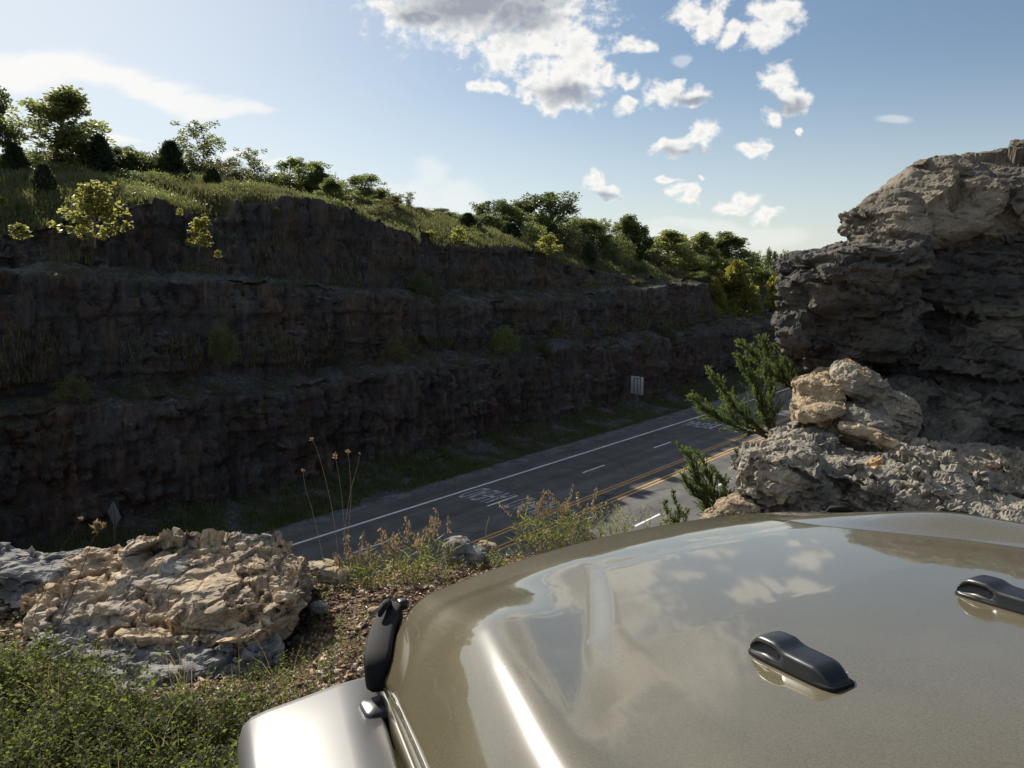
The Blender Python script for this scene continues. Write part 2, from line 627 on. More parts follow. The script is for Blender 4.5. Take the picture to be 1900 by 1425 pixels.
# ------------------------------------------------------------------ materials of the setting
def mat_cliff():
    m, t, b = material('cut_rock')
    b.inputs['Roughness'].default_value = 0.95
    b.inputs['Specular IOR Level'].default_value = 0.2
    co = coords(t)
    streak = t.noise(t.mapping(co, scale=(1.3, 1.3, 0.13)), 1.2, 7, 0.62, 0.3)
    c = t.ramp(streak, [(0.25, (0.030, 0.030, 0.033)), (0.45, (0.064, 0.061, 0.060)), (0.60, (0.088, 0.068, 0.052)), (0.78, (0.155, 0.148, 0.145))])
    rust = t.smooth(t.noise(t.mapping(co, scale=(1, 1, 0.4)), 0.16, 6, 0.6), 0.50, 0.68)
    c = t.mix(t.math('MULTIPLY', rust, 0.42), c, t.ramp(streak, [(0.3, (0.050, 0.029, 0.019)), (0.7, (0.135, 0.075, 0.043))]))
    drill = t.noise(t.mapping(co, scale=(2.6, 2.6, 0.05)), 1.5, 3, 0.6)
    c = t.mix(0.5, c, t.ramp(drill, [(0.3, 0.2), (0.7, 0.85)]), 'OVERLAY')
    band = t.noise(t.mapping(co, scale=(0.05, 0.05, 1.5)), 1.0, 5, 0.65)
    c = t.mix(0.25, c, t.ramp(band, [(0.35, 0.3), (0.65, 0.75)]), 'OVERLAY')
    geo = t.new('ShaderNodeNewGeometry')
    sz = t.new('ShaderNodeSeparateXYZ')
    t.l.new(geo.outputs['True Normal'], sz.inputs[0])
    flat = t.smooth(sz.outputs[2], 0.62, 0.92)
    rub = t.noise(co, 5.0, 8, 0.75)
    weeds = t.smooth(t.noise(co, 0.35, 5, 0.6), 0.38, 0.58)
    talus = t.mix(weeds, t.ramp(rub, [(0.3, (0.06, 0.06, 0.062)), (0.52, (0.10, 0.10, 0.10)), (0.72, (0.36, 0.355, 0.35))]),
                  t.ramp(rub, [(0.3, (0.025, 0.03, 0.012)), (0.7, (0.07, 0.07, 0.03))]))
    c = t.mix(flat, c, talus)
    pale = t.smooth(t.noise(t.mapping(co, scale=(1, 1, 0.5), loc=(3, 7, 1)), 0.22, 7, 0.62), 0.56, 0.70)
    c = t.mix(t.math('MULTIPLY', pale, 0.55), c, t.ramp(streak, [(0.3, (0.075, 0.074, 0.073)), (0.7, (0.21, 0.205, 0.20))]))
    t.put(b.inputs['Base Color'], c)
    h = t.math('ADD', t.math('MULTIPLY', t.noise(t.mapping(co, scale=(1, 1, 0.35)), 3.0, 8, 0.65), 0.6), t.math('MULTIPLY', drill, 0.5))
    h = t.math('ADD', h, t.math('MULTIPLY', t.voro(t.mapping(co, scale=(1, 1, 1.6)), 0.9, 'DISTANCE_TO_EDGE'), 0.25))
    bump(t, b, h, 1.0, 0.5)
    return m


def mat_ground():
    m, t, b = material('dry_soil')
    b.inputs['Roughness'].default_value = 0.95
    b.inputs['Specular IOR Level'].default_value = 0.15
    co = coords(t)
    f = t.noise(co, 2.2, 9, 0.65, 0.4)
    c = t.ramp(f, [(0.3, (0.055, 0.037, 0.025)), (0.5, (0.13, 0.082, 0.050)), (0.7, (0.24, 0.165, 0.105))])
    g = t.noise(co, 60, 6, 0.7)
    c = t.mix(0.6, c, t.ramp(g, [(0.3, 0.15), (0.7, 0.9)]), 'OVERLAY')
    t.put(b.inputs['Base Color'], c)
    h = t.math('ADD', t.math('MULTIPLY', g, 0.5), t.math('MULTIPLY', t.noise(co, 14, 6, 0.65), 0.8))
    bump(t, b, h, 1.0, 0.035)
    return m


def mat_hill():
    m, t, b = material('hill_grass_soil')
    b.inputs['Roughness'].default_value = 1.0
    b.inputs['Specular IOR Level'].default_value = 0.1
    co = coords(t)
    f = t.noise(co, 0.35, 8, 0.65)
    c = t.ramp(f, [(0.3, (0.045, 0.050, 0.022)), (0.5, (0.075, 0.078, 0.036)), (0.7, (0.12, 0.11, 0.055))])
    t.put(b.inputs['Base Color'], c)
    bump(t, b, t.noise(co, 4, 6, 0.7), 1.0, 0.2)
    return m


def mat_asphalt():
    m, t, b = material('asphalt')
    b.inputs['Roughness'].default_value = 0.9
    b.inputs['Specular IOR Level'].default_value = 0.25
    co = coords(t)
    f = t.noise(t.mapping(co, rot=(0, 0, -math.atan2(D[1], D[0]))), 1.0, 2)
    lanes = t.noise(t.mapping(co, rot=(0, 0, -math.atan2(D[1], D[0])), scale=(1, 1, 1)), 0.5, 2)
    rot = t.mapping(co, rot=(0, 0, -math.atan2(D[1], D[0])))
    streak = t.noise(t.mapping(rot, scale=(0.03, 0.9, 1)), 1.0, 5, 0.6)
    c = t.ramp(streak, [(0.3, (0.088, 0.084, 0.081)), (0.7, (0.140, 0.134, 0.127))])
    lat = t.vmath('DOT_PRODUCT', co, (float(N[0]), float(N[1]), 0.0))
    trk = t.math('COSINE', t.math('MULTIPLY', t.math('ADD', lat, -32.4 + 0.9), 2 * math.pi / 1.83))
    c = t.mix(t.math('MULTIPLY_ADD', trk, 0.13, 0.13), c, (0.055, 0.053, 0.052))
    blot = t.noise(co, 0.5, 8, 0.6)
    c = t.mix(0.55, c, t.ramp(blot, [(0.3, 0.3), (0.7, 0.75)]), 'OVERLAY')
    crack = t.smooth(t.voro(t.mapping(co, scale=(1, 1, 1)), 0.16, 'DISTANCE_TO_EDGE'), 0.012, 0.0)
    crn = t.smooth(t.noise(co, 0.2, 4), 0.5, 0.6)
    c = t.mix(t.math('MULTIPLY', t.math('MULTIPLY', crack, crn), 0.7), c, (0.02, 0.02, 0.022))
    t.put(b.inputs['Base Color'], c)
    bump(t, b, t.noise(co, 40, 4, 0.7), 0.6, 0.01)
    return m


def mat_paint(name, col, wear=0.5):
    m, t, b = material(name)
    b.inputs['Roughness'].default_value = 0.7
    co = coords(t)
    f = t.smooth(t.noise(co, 6, 8, 0.75), 0.40 - 0.12 * wear, 0.62 - 0.1 * wear)
    f2 = t.smooth(t.noise(co, 0.7, 4, 0.6), 0.25, 0.6)
    t.put(b.inputs['Base Color'], t.mix(t.math('MULTIPLY', f, t.math('MULTIPLY_ADD', f2, 0.4, 0.6)), (0.10, 0.098, 0.095), col))
    return m


M = {}
M['cliff'] = mat_cliff()
M['ground'] = mat_ground()
M['hill'] = mat_hill()
M['asphalt'] = mat_asphalt()
M['white_paint'] = mat_paint('white_paint', (0.80, 0.80, 0.78), 1.3)
M['faded_paint'] = mat_paint('faded_white_paint', (0.62, 0.62, 0.62), 0.5)
M['yellow_paint'] = mat_paint('yellow_paint', (0.60, 0.34, 0.08), 0.9)
M['gravel_strip'] = stone('shoulder_gravel', [(0.05, 0.052, 0.058), (0.10, 0.10, 0.105), (0.20, 0.20, 0.20)], 1.2, ((12, 1.0),), 0.05)

# ------------------------------------------------------------------ far rock face and hill behind it
RIMS = np.array([0, 12, 19, 21.6, 25.2, 28.0, 30.0, 31.0, 32.2, 33.3, 33.9, 37, 40.5, 42.5, 42.9, 43.4, 44.8, 45.4, 46.5, 49.0, 55.0, 66.3, 70, 72.0, 72.8, 73.4, 80.7, 98.2, 104, 112, 130, 160, 300.0])
RIMZ = np.array([3.4, 3.4, 3.6, 4.2, 5.8, 6.45, 6.1, 5.7, 5.5, 5.6, 6.7, 7.2, 7.45, 7.0, 6.1, 6.9, 6.8, 6.0, 6.5, 5.3, 4.5, 4.4, 4.3, 4.2, 3.4, 2.8, 2.3, 1.0, 0.8, 0.6, 0.3, 0, -2])
CRS = np.array([0, 20, 30, 40, 50, 62, 75, 88, 105, 125, 150, 200, 300.0])
CRZ = np.array([8.6, 8.9, 9.7, 10.0, 9.8, 9.5, 8.4, 6.8, 5.4, 4.6, 3.6, 1.5, -3])
B2S = np.array([0, 17, 23, 33, 43, 59, 70, 80, 90, 99, 300.0])
B2Z = np.array([2.3, 1.9, 1.2, 0.95, 0.0, -0.8, -0.7, -0.4, 0.2, 0.5, 0.3])
B1S = np.array([0, 15, 25, 35, 47, 60, 94, 300.0])
B1Z = np.array([-5.6, -5.6, -5.45, -5.9, -5.6, -5.7, -6.0, -6.3])


def hill_z(s, l):
    s = np.asarray(s, float); l = np.asarray(l, float)
    rz = np.interp(s, RIMS, RIMZ)
    cz = np.interp(s, CRS, CRZ)
    k = np.clip((l - 51.5) / 15.0, 0, 1)
    k = k ** 0.85
    z = rz + (cz - rz) * k - np.clip(l - 74, 0, 400) * 0.09
    p = np.stack([s, l, np.zeros_like(s)], 1)
    return z + 0.35 * fbm(p / 5.0, 31, 3) * smooth(l, 51, 54)


def cliff_profile(sv):
    """profile points (l, z) at station s for the cut face"""
    rz = float(np.interp(sv, RIMS, RIMZ)); b2 = float(np.interp(sv, B2S, B2Z)); b1 = float(np.interp(sv, B1S, B1Z))
    if rz < b2 + 0.4: rz = b2 + 0.4
    A = [(36.6, ROADZ - 0.02), (38.2, ROADZ - 0.25), (40.2, ROADZ + 0.1), (42.3, ROADZ + 0.9), (42.75, b1 - 3), (43.5, b1), (45.9, b1 + 1.0), (46.35, b2 - 3),
         (47.0, b2), (49.9, b2 + min(0.9, (rz - b2) * 0.3)), (50.3, b2 + (rz - b2) * 0.55), (51.0, rz)]
    B = [(36.6, ROADZ - 0.02), (38.2, ROADZ - 0.25), (40.2, ROADZ + 0.1), (42.3, ROADZ + 0.9), (42.9, b1 - 3), (44.0, b1), (46.5, b1 + 0.6), (50.0, b1 + 2.2),
         (53.0, b1 + 3.6), (56.0, b1 + 5.0), (58.0, b1 + 6.0), (60.0, b1 + 7.2)]
    k = float(smooth(sv, 104.5, 107.5))
    return [(a[0] * (1 - k) + b[0] * k, a[1] * (1 - k) + b[1] * k) for a, b in zip(A, B)]


def build_cliff():
    sv = np.concatenate([np.arange(2, 14, 0.5), np.arange(14, 112, 0.19), np.arange(112, 170, 0.6)])
    seglen = [8, 10, 11, 19, 19, 16, 22, 18, 18, 8, 14]
    nu = sum(seglen) + 1
    L = np.zeros((len(sv), nu)); Z = np.zeros((len(sv), nu)); U = np.zeros(nu); V = np.zeros(nu)
    # U: 1 on walls, 0 on benches
    for i, s in enumerate(sv):
        pr = cliff_profile(s)
        k = 0
        for j, n in enumerate(seglen):
            tt = np.arange(n) / n
            L[i, k:k + n] = pr[j][0] + (pr[j + 1][0] - pr[j][0]) * tt
            Z[i, k:k + n] = pr[j][1] + (pr[j + 1][1] - pr[j][1]) * tt
            U[k:k + n] = [0, 0, 0.2, 1, 1, 0.15, 1, 1, 0.15, 1, 1][j]
            k += n
        L[i, k], Z[i, k] = pr[-1]
    U[-1] = 0.6
    U = np.convolve(np.pad(U, 2, 'edge'), np.ones(5) / 5, 'valid')
    S = np.repeat(sv[:, None], nu, 1)
    p = np.stack([S.ravel(), L.ravel() * 0.5, Z.ravel()], 1)
    u = np.tile(U, len(sv))
    on = smooth(L.ravel(), 39.5, 42.2)
    big = fbm(p / np.array([5.0, 7, 11.0]), 3, 4)
    fac = facets(p, (2.4, 2.6, 4.5), 5, 0.5)
    fac2 = facets(p, (0.8, 0.9, 1.3), 9, 0.7)
    fine = fbm(p / 0.5, 12, 3)
    layer = np.floor(p[:, 2] / 0.75 + 0.8 * gnoise(p / 9, 21) + 0.02 * p[:, 0])
    lay = hf(layer.astype(np.int64), np.zeros(len(p), int), np.zeros(len(p), int), 8) - 0.5
    drill = np.sin(p[:, 0] * 2 * math.pi / 0.7 + 2 * gnoise(p / np.array([3, 3, 20.0]), 4))
    lays = strata(np.stack([p[:, 0], p[:, 1] * 2, p[:, 2]], 1), 1.15, 0.42, 4.0, 45, (0.03, 0.0), 0.35, 0.07) + strata(np.stack([p[:, 0], p[:, 1] * 2, p[:, 2]], 1), 0.42, 0.16, 1.6, 46, (0.03, 0.0), 0.4, 0.1)
    crk = cracks(np.stack([p[:, 0], p[:, 1] * 2, p[:, 2]], 1), (1.6, 2.5, 2.6), 47, 0.10)
    out = u * (lays - 0.35 * crk + big * 0.75 + fac * 0.85 + fac2 * 0.33 + fine * 0.16 + lay * 0.14 + drill * 0.05) + (1 - u) * (fac2 * 0.1)
    # the rim and the benches wander in and out
    wander = 0.9 * fbm(np.stack([S.ravel() / 6, np.floor(L.ravel() / 3.4), np.zeros(S.size)], 1), 41, 4)
    l2 = L.ravel() - on * (out + wander * 1.25)
    up = (1 - u) * on * (0.34 * fbm(p / 1.4, 15, 4) + 0.75 * fbm(p / np.array([6.0, 6, 6]), 16, 3) + 0.25 * np.maximum(fac2, -0.1)) + u * on * 0.12 * fac2
    topk = smooth(Z.ravel() - np.repeat(Z[:, -1:], nu, 1).ravel(), -1.2, 0)
    blocky = facets(np.stack([S.ravel(), np.zeros(S.size), np.zeros(S.size)], 1), (1.7, 9, 9), 71, 0.3)
    z2 = Z.ravel() + up + topk * blocky * 0.7 * smooth(S.ravel(), 118, 100)
    x = D[0] * S.ravel() + N[0] * l2
    y = D[1] * S.ravel() + N[1] * l2
    v = np.stack([x, y, z2], 1)
    idx = np.arange(len(sv) * nu).reshape(len(sv), nu)
    q = np.stack([idx[:-1, :-1], idx[1:, :-1], idx[1:, 1:], idx[:-1, 1:]], -1).reshape(-1, 4)
    o = link('cliff', mesh_np('cliff', v, q, M['cliff'], True))
    tag(o, 'dark stepped rock cut with two benches beyond the road', 'rock face', kind='structure')
    top = v.reshape(len(sv), nu, 3)[:, -1]
    return sv, top, v.reshape(len(sv), nu, 3)


cl_s, cl_top, cl_v = build_cliff()


def build_hill():
    sv = cl_s
    lv = np.concatenate([np.array([0.0, 0.25, 0.5, 0.9]), np.arange(1.4, 26, 0.6), np.arange(26, 60, 2.5), [80, 110, 150]])
    nl = len(lv)
    s0, l0 = to_sl(cl_top[:, 0], cl_top[:, 1])
    L = l0[:, None] + lv[None, :]
    S = np.repeat(sv[:, None], nl, 1)
    Zh = hill_z(S.ravel(), np.maximum(L.ravel(), 51)).reshape(S.shape)
    k = smooth(lv, 0, 1.6)[None, :]
    Z = cl_top[:, 2][:, None] * (1 - k) + Zh * k
    Z[:, 0] -= 0.06
    Z[:, -1] = -14; Z[:, -2] = np.minimum(Z[:, -2], -6)
    v = np.stack([D[0] * S + N[0] * L, D[1] * S + N[1] * L, Z], -1)
    idx = np.arange(len(sv) * nl).reshape(len(sv), nl)
    q = np.stack([idx[:-1, :-1], idx[1:, :-1], idx[1:, 1:], idx[:-1, 1:]], -1).reshape(-1, 4)
    o = link('hillside', mesh_np('hillside', v.reshape(-1, 3), q, M['hill'], True))
    tag(o, 'grassy hillside rising above the dark rock cut', 'hillside', kind='structure')
    return v


hill_v = build_hill()


def ground_far(x, y):
    """height of the far hill at a world x, y"""
    s, l = to_sl(np.atleast_1d(x), np.atleast_1d(y))
    return hill_z(s, np.maximum(l, 51.0))


# ------------------------------------------------------------------ land sheet, road and verge
bmv = [(-3000, -1500, -14.0), (3000, -1500, -14.0), (3000, 4500, -14.0), (-3000, 4500, -14.0)]
o = link('land', mesh_np('land', bmv, np.array([[0, 1, 2, 3]]), M['hill']))
tag(o, 'wide green country reaching the horizon', 'land', kind='structure')


def far_hills():
    an = np.radians(np.linspace(-75, 80, 420))
    prof = [(760, -14.2), (800, -6), (850, 0.62), (920, 1.0), (1050, 0.9), (1300, -14.2)]
    rr = fbm(np.stack([an * 9, 0 * an, 0 * an], 1), 301, 4) * 5 + fbm(np.stack([an * 160, 0 * an, 0 * an], 1), 305, 3) * 1.6
    v = []
    for r, h in prof:
        z = h if h < 0 else (9.0 + rr) * h
        v.append(np.stack([np.sin(an) * r, np.cos(an) * r, np.full(len(an), z) if np.isscalar(z) else z], 1))
    n, m = len(prof), len(an)
    idx = np.arange(n * m).reshape(n, m)
    q = np.stack([idx[:-1, :-1], idx[:-1, 1:], idx[1:, 1:], idx[1:, :-1]], -1).reshape(-1, 4)
    mt = simple('far_wood', (0.045, 0.058, 0.035), 1.0, 0, 0.1, noise=0.5, nscale=0.06)
    o = link('hills', mesh_np('hills', np.concatenate(v), q, mt, False))
    tag(o, 'low wooded hills on the horizon', 'hills', kind='structure')


far_hills()


def strip(name, mat, l0, l1, s0, s1, z, step=10.0, parent=None, thick=None):
    n = max(1, int(abs(s1 - s0) / step))
    ss = np.linspace(s0, s1, n + 1)
    v = []
    for s in ss:
        v.append(sl(s, l0, z)); v.append(sl(s, l1, z))
    q = [(2 * i, 2 * i + 2, 2 * i + 3, 2 * i + 1) for i in range(n)]
    return link(name, mesh_np(name, v, np.array(q), mat), parent)


road = strip('road', M['asphalt'], 15.6, 36.3, -60, 420, ROADZ)
tag(road, 'four lane asphalt road at the foot of the rock cut', 'road', kind='structure')
for l in (34.16, 18.0):
    strip('edge_line', M['white_paint'], l - 0.10, l + 0.10, -60, 420, ROADZ + 0.005, parent=road)
for l in (27.03, 26.70, 25.52, 25.16):
    strip('centre_line', M['yellow_paint'], l - 0.075, l + 0.075, -60, 420, ROADZ + 0.005, parent=road)
for l in (30.7, 21.6):
    for k in range(-3, 18):
        s0 = 26.3 + 10.65 * k + (2.0 if l < 25 else 0)
        strip('lane_dash', M['white_paint'], l - 0.08, l + 0.08, s0, s0 + 3.0, ROADZ + 0.005, parent=road)


def road_text(txt, s0, l0, wid, hgt):
    """letters painted on the road, read by drivers coming towards us on the far lanes"""
    cu = bpy.data.curves.new('road_text', 'FONT')
    cu.body = txt
    cu.size = 1.0
    tmp = bpy.data.objects.new('tmp', cu)
    COL.objects.link(tmp)
    dg = bpy.context.evaluated_depsgraph_get()
    me = bpy.data.meshes.new_from_object(tmp.evaluated_get(dg))
    bpy.data.objects.remove(tmp)
    n = len(me.vertices)
    a = np.zeros(n * 3); me.vertices.foreach_get('co', a); a = a.reshape(-1, 3)
    a[:, 0] = (a[:, 0] - a[:, 0].min()) / np.ptp(a[:, 0]) * wid
    a[:, 1] = (a[:, 1] - a[:, 1].min()) / np.ptp(a[:, 1]) * hgt
    l = l0 + a[:, 0]; s = s0 - a[:, 1]
    v = np.stack([D[0] * s + N[0] * l, D[1] * s + N[1] * l, np.full(n, ROADZ + 0.007)], 1)
    me.vertices.foreach_set('co', v.astype(np.float32).ravel())
    me.update()
    me.materials.clear(); me.materials.append(M['faded_paint'])
    o = link('road_text', me, road)
    return o


road_text('AHEAD', 40.1, 30.95, 2.75, 2.75)
road_text('AHEAD', 40.1, 27.25, 2.75, 2.75)
road_text('SIGNAL', 71.5, 30.95, 2.8, 2.6)
road_text('SIGNAL', 71.5, 27.3, 2.8, 2.6)
o = strip('gravel_shoulder', M['gravel_strip'], 35.9, 37.2, -60, 420, ROADZ + 0.006)
tag(o, 'grey gravel strip along the far edge of the road', 'shoulder', kind='structure')
o = strip('verge', M['hill'], 6.0, 15.7, -60, 420, ROADZ - 0.06)
tag(o, 'grass verge on the near side of the road', 'verge', kind='structure')
o = strip('verge', M['hill'], 36.6, 48.0, 165, 420, ROADZ - 0.05)
tag(o, 'far grass verge beyond the end of the rock cut', 'verge', kind='structure')

# ------------------------------------------------------------------ near bluff
LRS = np.array([-60, -5, 0, 1.2, 2.0, 2.9, 4.2, 4.7, 5.2, 6, 8, 12, 20, 60.0])
LRL = np.array([6.0, 6.0, 5.6, 5.3, 4.75, 3.55, 2.75, 2.25, 1.75, 1.75, 2.4, 3.0, 3.6, 3.6])


def near_z(x, y):
    x = np.asarray(x, float); y = np.asarray(y, float)
    s, l = to_sl(x, y)
    p = np.stack([x, y, np.zeros_like(x)], 1)
    d = l - np.interp(s, LRS, LRL) + 0.22 * fbm(p / 0.6, 61, 4)
    z = 0.045 * fbm(p / 0.7, 62, 4) + 0.015 * fbm(p / 0.12, 63, 3)
    z = z + 0.16 * smooth(np.hypot(x + 2.0, y - 2.9), 1.4, 0.1) * 0.6
    z = z - 0.10 * smooth(d, -0.7, 0.0) - 0.13 * smooth(np.hypot((x + 1.55) / 1.3, y - 3.55), 0.75, 0.2)
    fall = np.clip(d, 0, None)
    fc = facets(np.stack([x, y, -fall], 1), (0.8, 0.8, 0.8), 66, 0.5)
    z = z - np.minimum(12.4, fall * 2.6 + 0.4 * smooth(fall, 0, 0.3)) + smooth(fall, 0.2, 1.0) * 0.35 * fc * smooth(fall, 4.6, 4.0)
    return np.maximum(z, -12.42)


def build_near():
    xs = np.concatenate([-np.geomspace(4.4, 80, 26)[::-1], np.arange(-4.3, 3.6, 0.035), np.geomspace(3.7, 80, 30)])
    ys = np.concatenate([-np.geomspace(0.8, 60, 16)[::-1], np.arange(-0.6, 1.8, 0.3), np.arange(1.8, 6.4, 0.035), np.geomspace(6.5, 120, 40)])
    X, Y = np.meshgrid(xs, ys, indexing='ij')
    Z = near_z(X.ravel(), Y.ravel())
    s, l = to_sl(X.ravel(), Y.ravel())
    v = np.stack([X.ravel(), Y.ravel(), Z], 1)
    n, m = X.shape
    idx = np.arange(n * m).reshape(n, m)
    q = np.stack([idx[:-1, :-1], idx[1:, :-1], idx[1:, 1:], idx[:-1, 1:]], -1).reshape(-1, 4)
    keep = (l[q].min(1) < 12.5)
    o = link('ground', mesh_np('ground', v, q[keep], M['ground'], True))
    tag(o, 'stony soil of the near bluff top', 'ground', kind='structure')


build_near()
# ------------------------------------------------------------------ the parked off-road vehicle
def mat_carpaint():
    m, t, b = material('tan_car_paint')
    co = coords(t)
    flake = t.noise(co, 420, 2)
    dust = t.noise(co, 3.2, 7, 0.65)
    c = t.mix(t.smooth(flake, 0.35, 0.65), (0.108, 0.092, 0.053), (0.136, 0.117, 0.070))
    c = t.mix(t.math('MULTIPLY', t.smooth(dust, 0.45, 0.75), 0.16), c, (0.24, 0.21, 0.15))
    # dried specks and small insects on the paint
    sp_ = t.voro(co, 26, 'F1', 'Distance')
    cell = t.voro(co, 26, 'F1', 'Color')
    sc = t.new('ShaderNodeSeparateColor'); t.l.new(cell, sc.inputs[0])
    rad = t.math('MULTIPLY', t.math('MAXIMUM', t.math('SUBTRACT', sc.outputs[0], 0.80), 0.0), 0.34)
    hit = t.math('LESS_THAN', sp_, rad)
    c = t.mix(t.math('MULTIPLY', hit, 0.85), c, t.mix(t.math('GREATER_THAN', sc.outputs[1], 0.72), (0.015, 0.012, 0.01), (0.55, 0.52, 0.44)))
    t.put(b.inputs['Base Color'], c)
    b.inputs['Metallic'].default_value = 0.0
    b.inputs['Roughness'].default_value = 0.27
    b.inputs['Specular IOR Level'].default_value = 0.22
    b.inputs['Coat Weight'].default_value = 1.0
    b.inputs['Coat IOR'].default_value = 1.8
    t.put(b.inputs['Coat Roughness'], t.math('MULTIPLY_ADD', t.smooth(dust, 0.4, 0.8), 0.06, 0.032))
    return m


M['paint'] = mat_carpaint()
M['black_plastic'] = simple('black_plastic', (0.016, 0.017, 0.019), 0.34, 0, 0.5, noise=0.3, nscale=400)
M['black_rubber'] = simple('black_rubber', (0.008, 0.008, 0.009), 0.75, 0, 0.2)
M['fender_plastic'] = simple('satin_fender_plastic', (0.085, 0.083, 0.080), 0.42, 0, 1.0, noise=0.12, nscale=500)
M['steel'] = simple('steel', (0.5, 0.5, 0.5), 0.35, 0.9)
M['rim_metal'] = simple('rim_metal', (0.35, 0.35, 0.36), 0.35, 0.9)
M['lamp_glass'] = simple('lamp_glass', (0.7, 0.72, 0.74), 0.08, 0.2, 0.8, 1.0)
M['amber'] = simple('amber_lens', (0.65, 0.22, 0.02), 0.15)
M['seam_black'] = simple('seam_black', (0.006, 0.006, 0.006), 0.8, 0, 0.2)

HEAD = 0.44204
CV = Vector((math.cos(HEAD), math.sin(HEAD), 0))          # car right
CU = Vector((-math.sin(HEAD), math.cos(HEAD), 0))         # car forward
ROLL = 0.03474
cpos = Vector((0.26565, 1.66256, 1.08668))
car = empty('off_road_vehicle', (0, 0, 0))
car.rotation_euler = (-0.00491, -ROLL, HEAD)
tag(car, 'tan off-road vehicle with black hood fittings parked nose towards the road', 'vehicle')
# base of the thing on the ground: car coordinates (right, forward, up above the hood front edge line)
CZ = 1.05
car.location = cpos - car.rotation_euler.to_matrix() @ Vector((0, 0, CZ))


def cc(v):
    v = np.asarray(v, float).copy()
    v[..., 0] *= 1.0414; v[..., 1] *= 0.9364; v[..., 2] += CZ
    return v


def hood_half(b):
    return np.interp(b, [-1.35, -0.9, -0.45, -0.12, -0.03, 0.0, 0.02], [0.70, 0.665, 0.615, 0.580, 0.568, 0.560, 0.555])


def dome_half(b):
    return np.interp(b, [-1.35, -1.0, -0.85, -0.70, -0.52, -0.40, -0.30, -0.22, -0.16, 0.1], [0.56, 0.515, 0.48, 0.44, 0.37, 0.305, 0.255, 0.225, 0.215, 0.21])


def front_edge(an):
    """plan of the hood's front: bowed, with rounded corners. an in -1..1"""
    a = np.abs(an)
    return 0.050 * (1 - a ** 2) - 0.12 * np.clip((a - 0.80) / 0.20, 0, 1) ** 2.2


def hood_surf(an, t):
    """an -1..1 across, t 0 (front) .. 1 (rear); returns a, b, c arrays"""
    fe = front_edge(an)
    b = fe * (1 - t) ** 1.5 + (-1.32) * t
    a = an * hood_half(b)
    dh = dome_half(b)
    c = 0.052 * (1 - np.abs(an) ** 2.2)                       # crown
    c = c - 0.060 * b                                          # rises to the rear
    wd = np.interp(b, [-1.3, -0.75, -0.50, -0.25, 0.1], [0.22, 0.16, 0.060, 0.036, 0.04])
    k = smooth((dh - np.abs(a)) / wd, -0.5, 0.5)
    fade = smooth(-b, 0.12, 0.30)
    c = c + np.interp(b, [-1.0, -0.6, -0.25], [0.028, 0.020, 0.007]) * k * fade
    # outboard shoulders bulge over the fenders
    sh = np.exp(-((np.abs(a) - (dh * 0.45 + hood_half(b) * 0.55)) / 0.095) ** 2)
    c = c + 0.038 * sh * smooth(-b, 0.13, 0.42) * (1 - 0.45 * smooth(-b, 0.45, 1.3))
    # sloping front apron below a crease, then the roll-over
    x = fe - b
    c = c - 0.150 * 0.012 * np.log1p(np.exp(np.clip((0.215 - x) / 0.012, -40, 40)))
    c = c - 0.030 * np.clip((0.060 - x) / 0.060, 0, 1) ** 1.8
    # side roll-over
    e = np.clip((np.abs(an) - 0.80) / 0.20, 0, 1)
    c = c - 0.060 * e ** 1.8
    return a, b, c


def build_hood():
    an = np.concatenate([np.linspace(-1, -0.80, 26), np.linspace(-0.79, 0.79, 320), np.linspace(0.80, 1, 26)])
    t = np.concatenate([np.linspace(0, 0.30, 110), np.linspace(0.304, 1, 150)])
    A, T = np.meshgrid(an, t, indexing='ij')
    a, b, c = hood_surf(A.ravel(), T.ravel())
    v = np.stack([a, b, c], 1)
    n, m = A.shape
    idx = np.arange(n * m).reshape(n, m)
    q = [np.stack([idx[:-1, :-1], idx[:-1, 1:], idx[1:, 1:], idx[1:, :-1]], -1).reshape(-1, 4)[:, ::-1]]
    # turned-down lip all round
    rim = np.concatenate([idx[:, 0], idx[-1, 1:], idx[::-1, -1][1:], idx[0, ::-1][1:-1]])
    lip = v[rim].copy()
    cen = np.array([0, -0.6, 0])
    lip[:, 2] -= 0.022
    lip2 = lip.copy(); lip2[:, :2] += (cen[:2] - lip2[:, :2]) * 0.02; lip2[:, 2] -= 0.002
    base = len(v)
    v = np.concatenate([v, lip, lip2])
    k = len(rim)
    i = np.arange(k); j = (i + 1) % k
    q.append(np.stack([rim[i], rim[j], base + j, base + i], 1))
    q.append(np.stack([base + i, base + j, base + k + j, base + k + i], 1))
    me = mesh_np('hood', cc(v), q, M['paint'], True)
    bm = bmesh.new(); bm.from_mesh(me); bmesh.ops.recalc_face_normals(bm, faces=bm.faces); bm.to_mesh(me); bm.free()
    up = sum(p.normal.z for p in me.polygons)
    if up < 0:
        me.flip_normals()
    return link('hood', me, car)


hood = build_hood()


def hood_c(a, b):
    """height of the hood at car a, b (search over t)"""
    best = None
    an = a / float(hood_half(b))
    tt = np.linspace(0, 1, 400)
    A, B, C = hood_surf(np.full(400, an), tt)
    return float(np.interp(-b, -B, C))


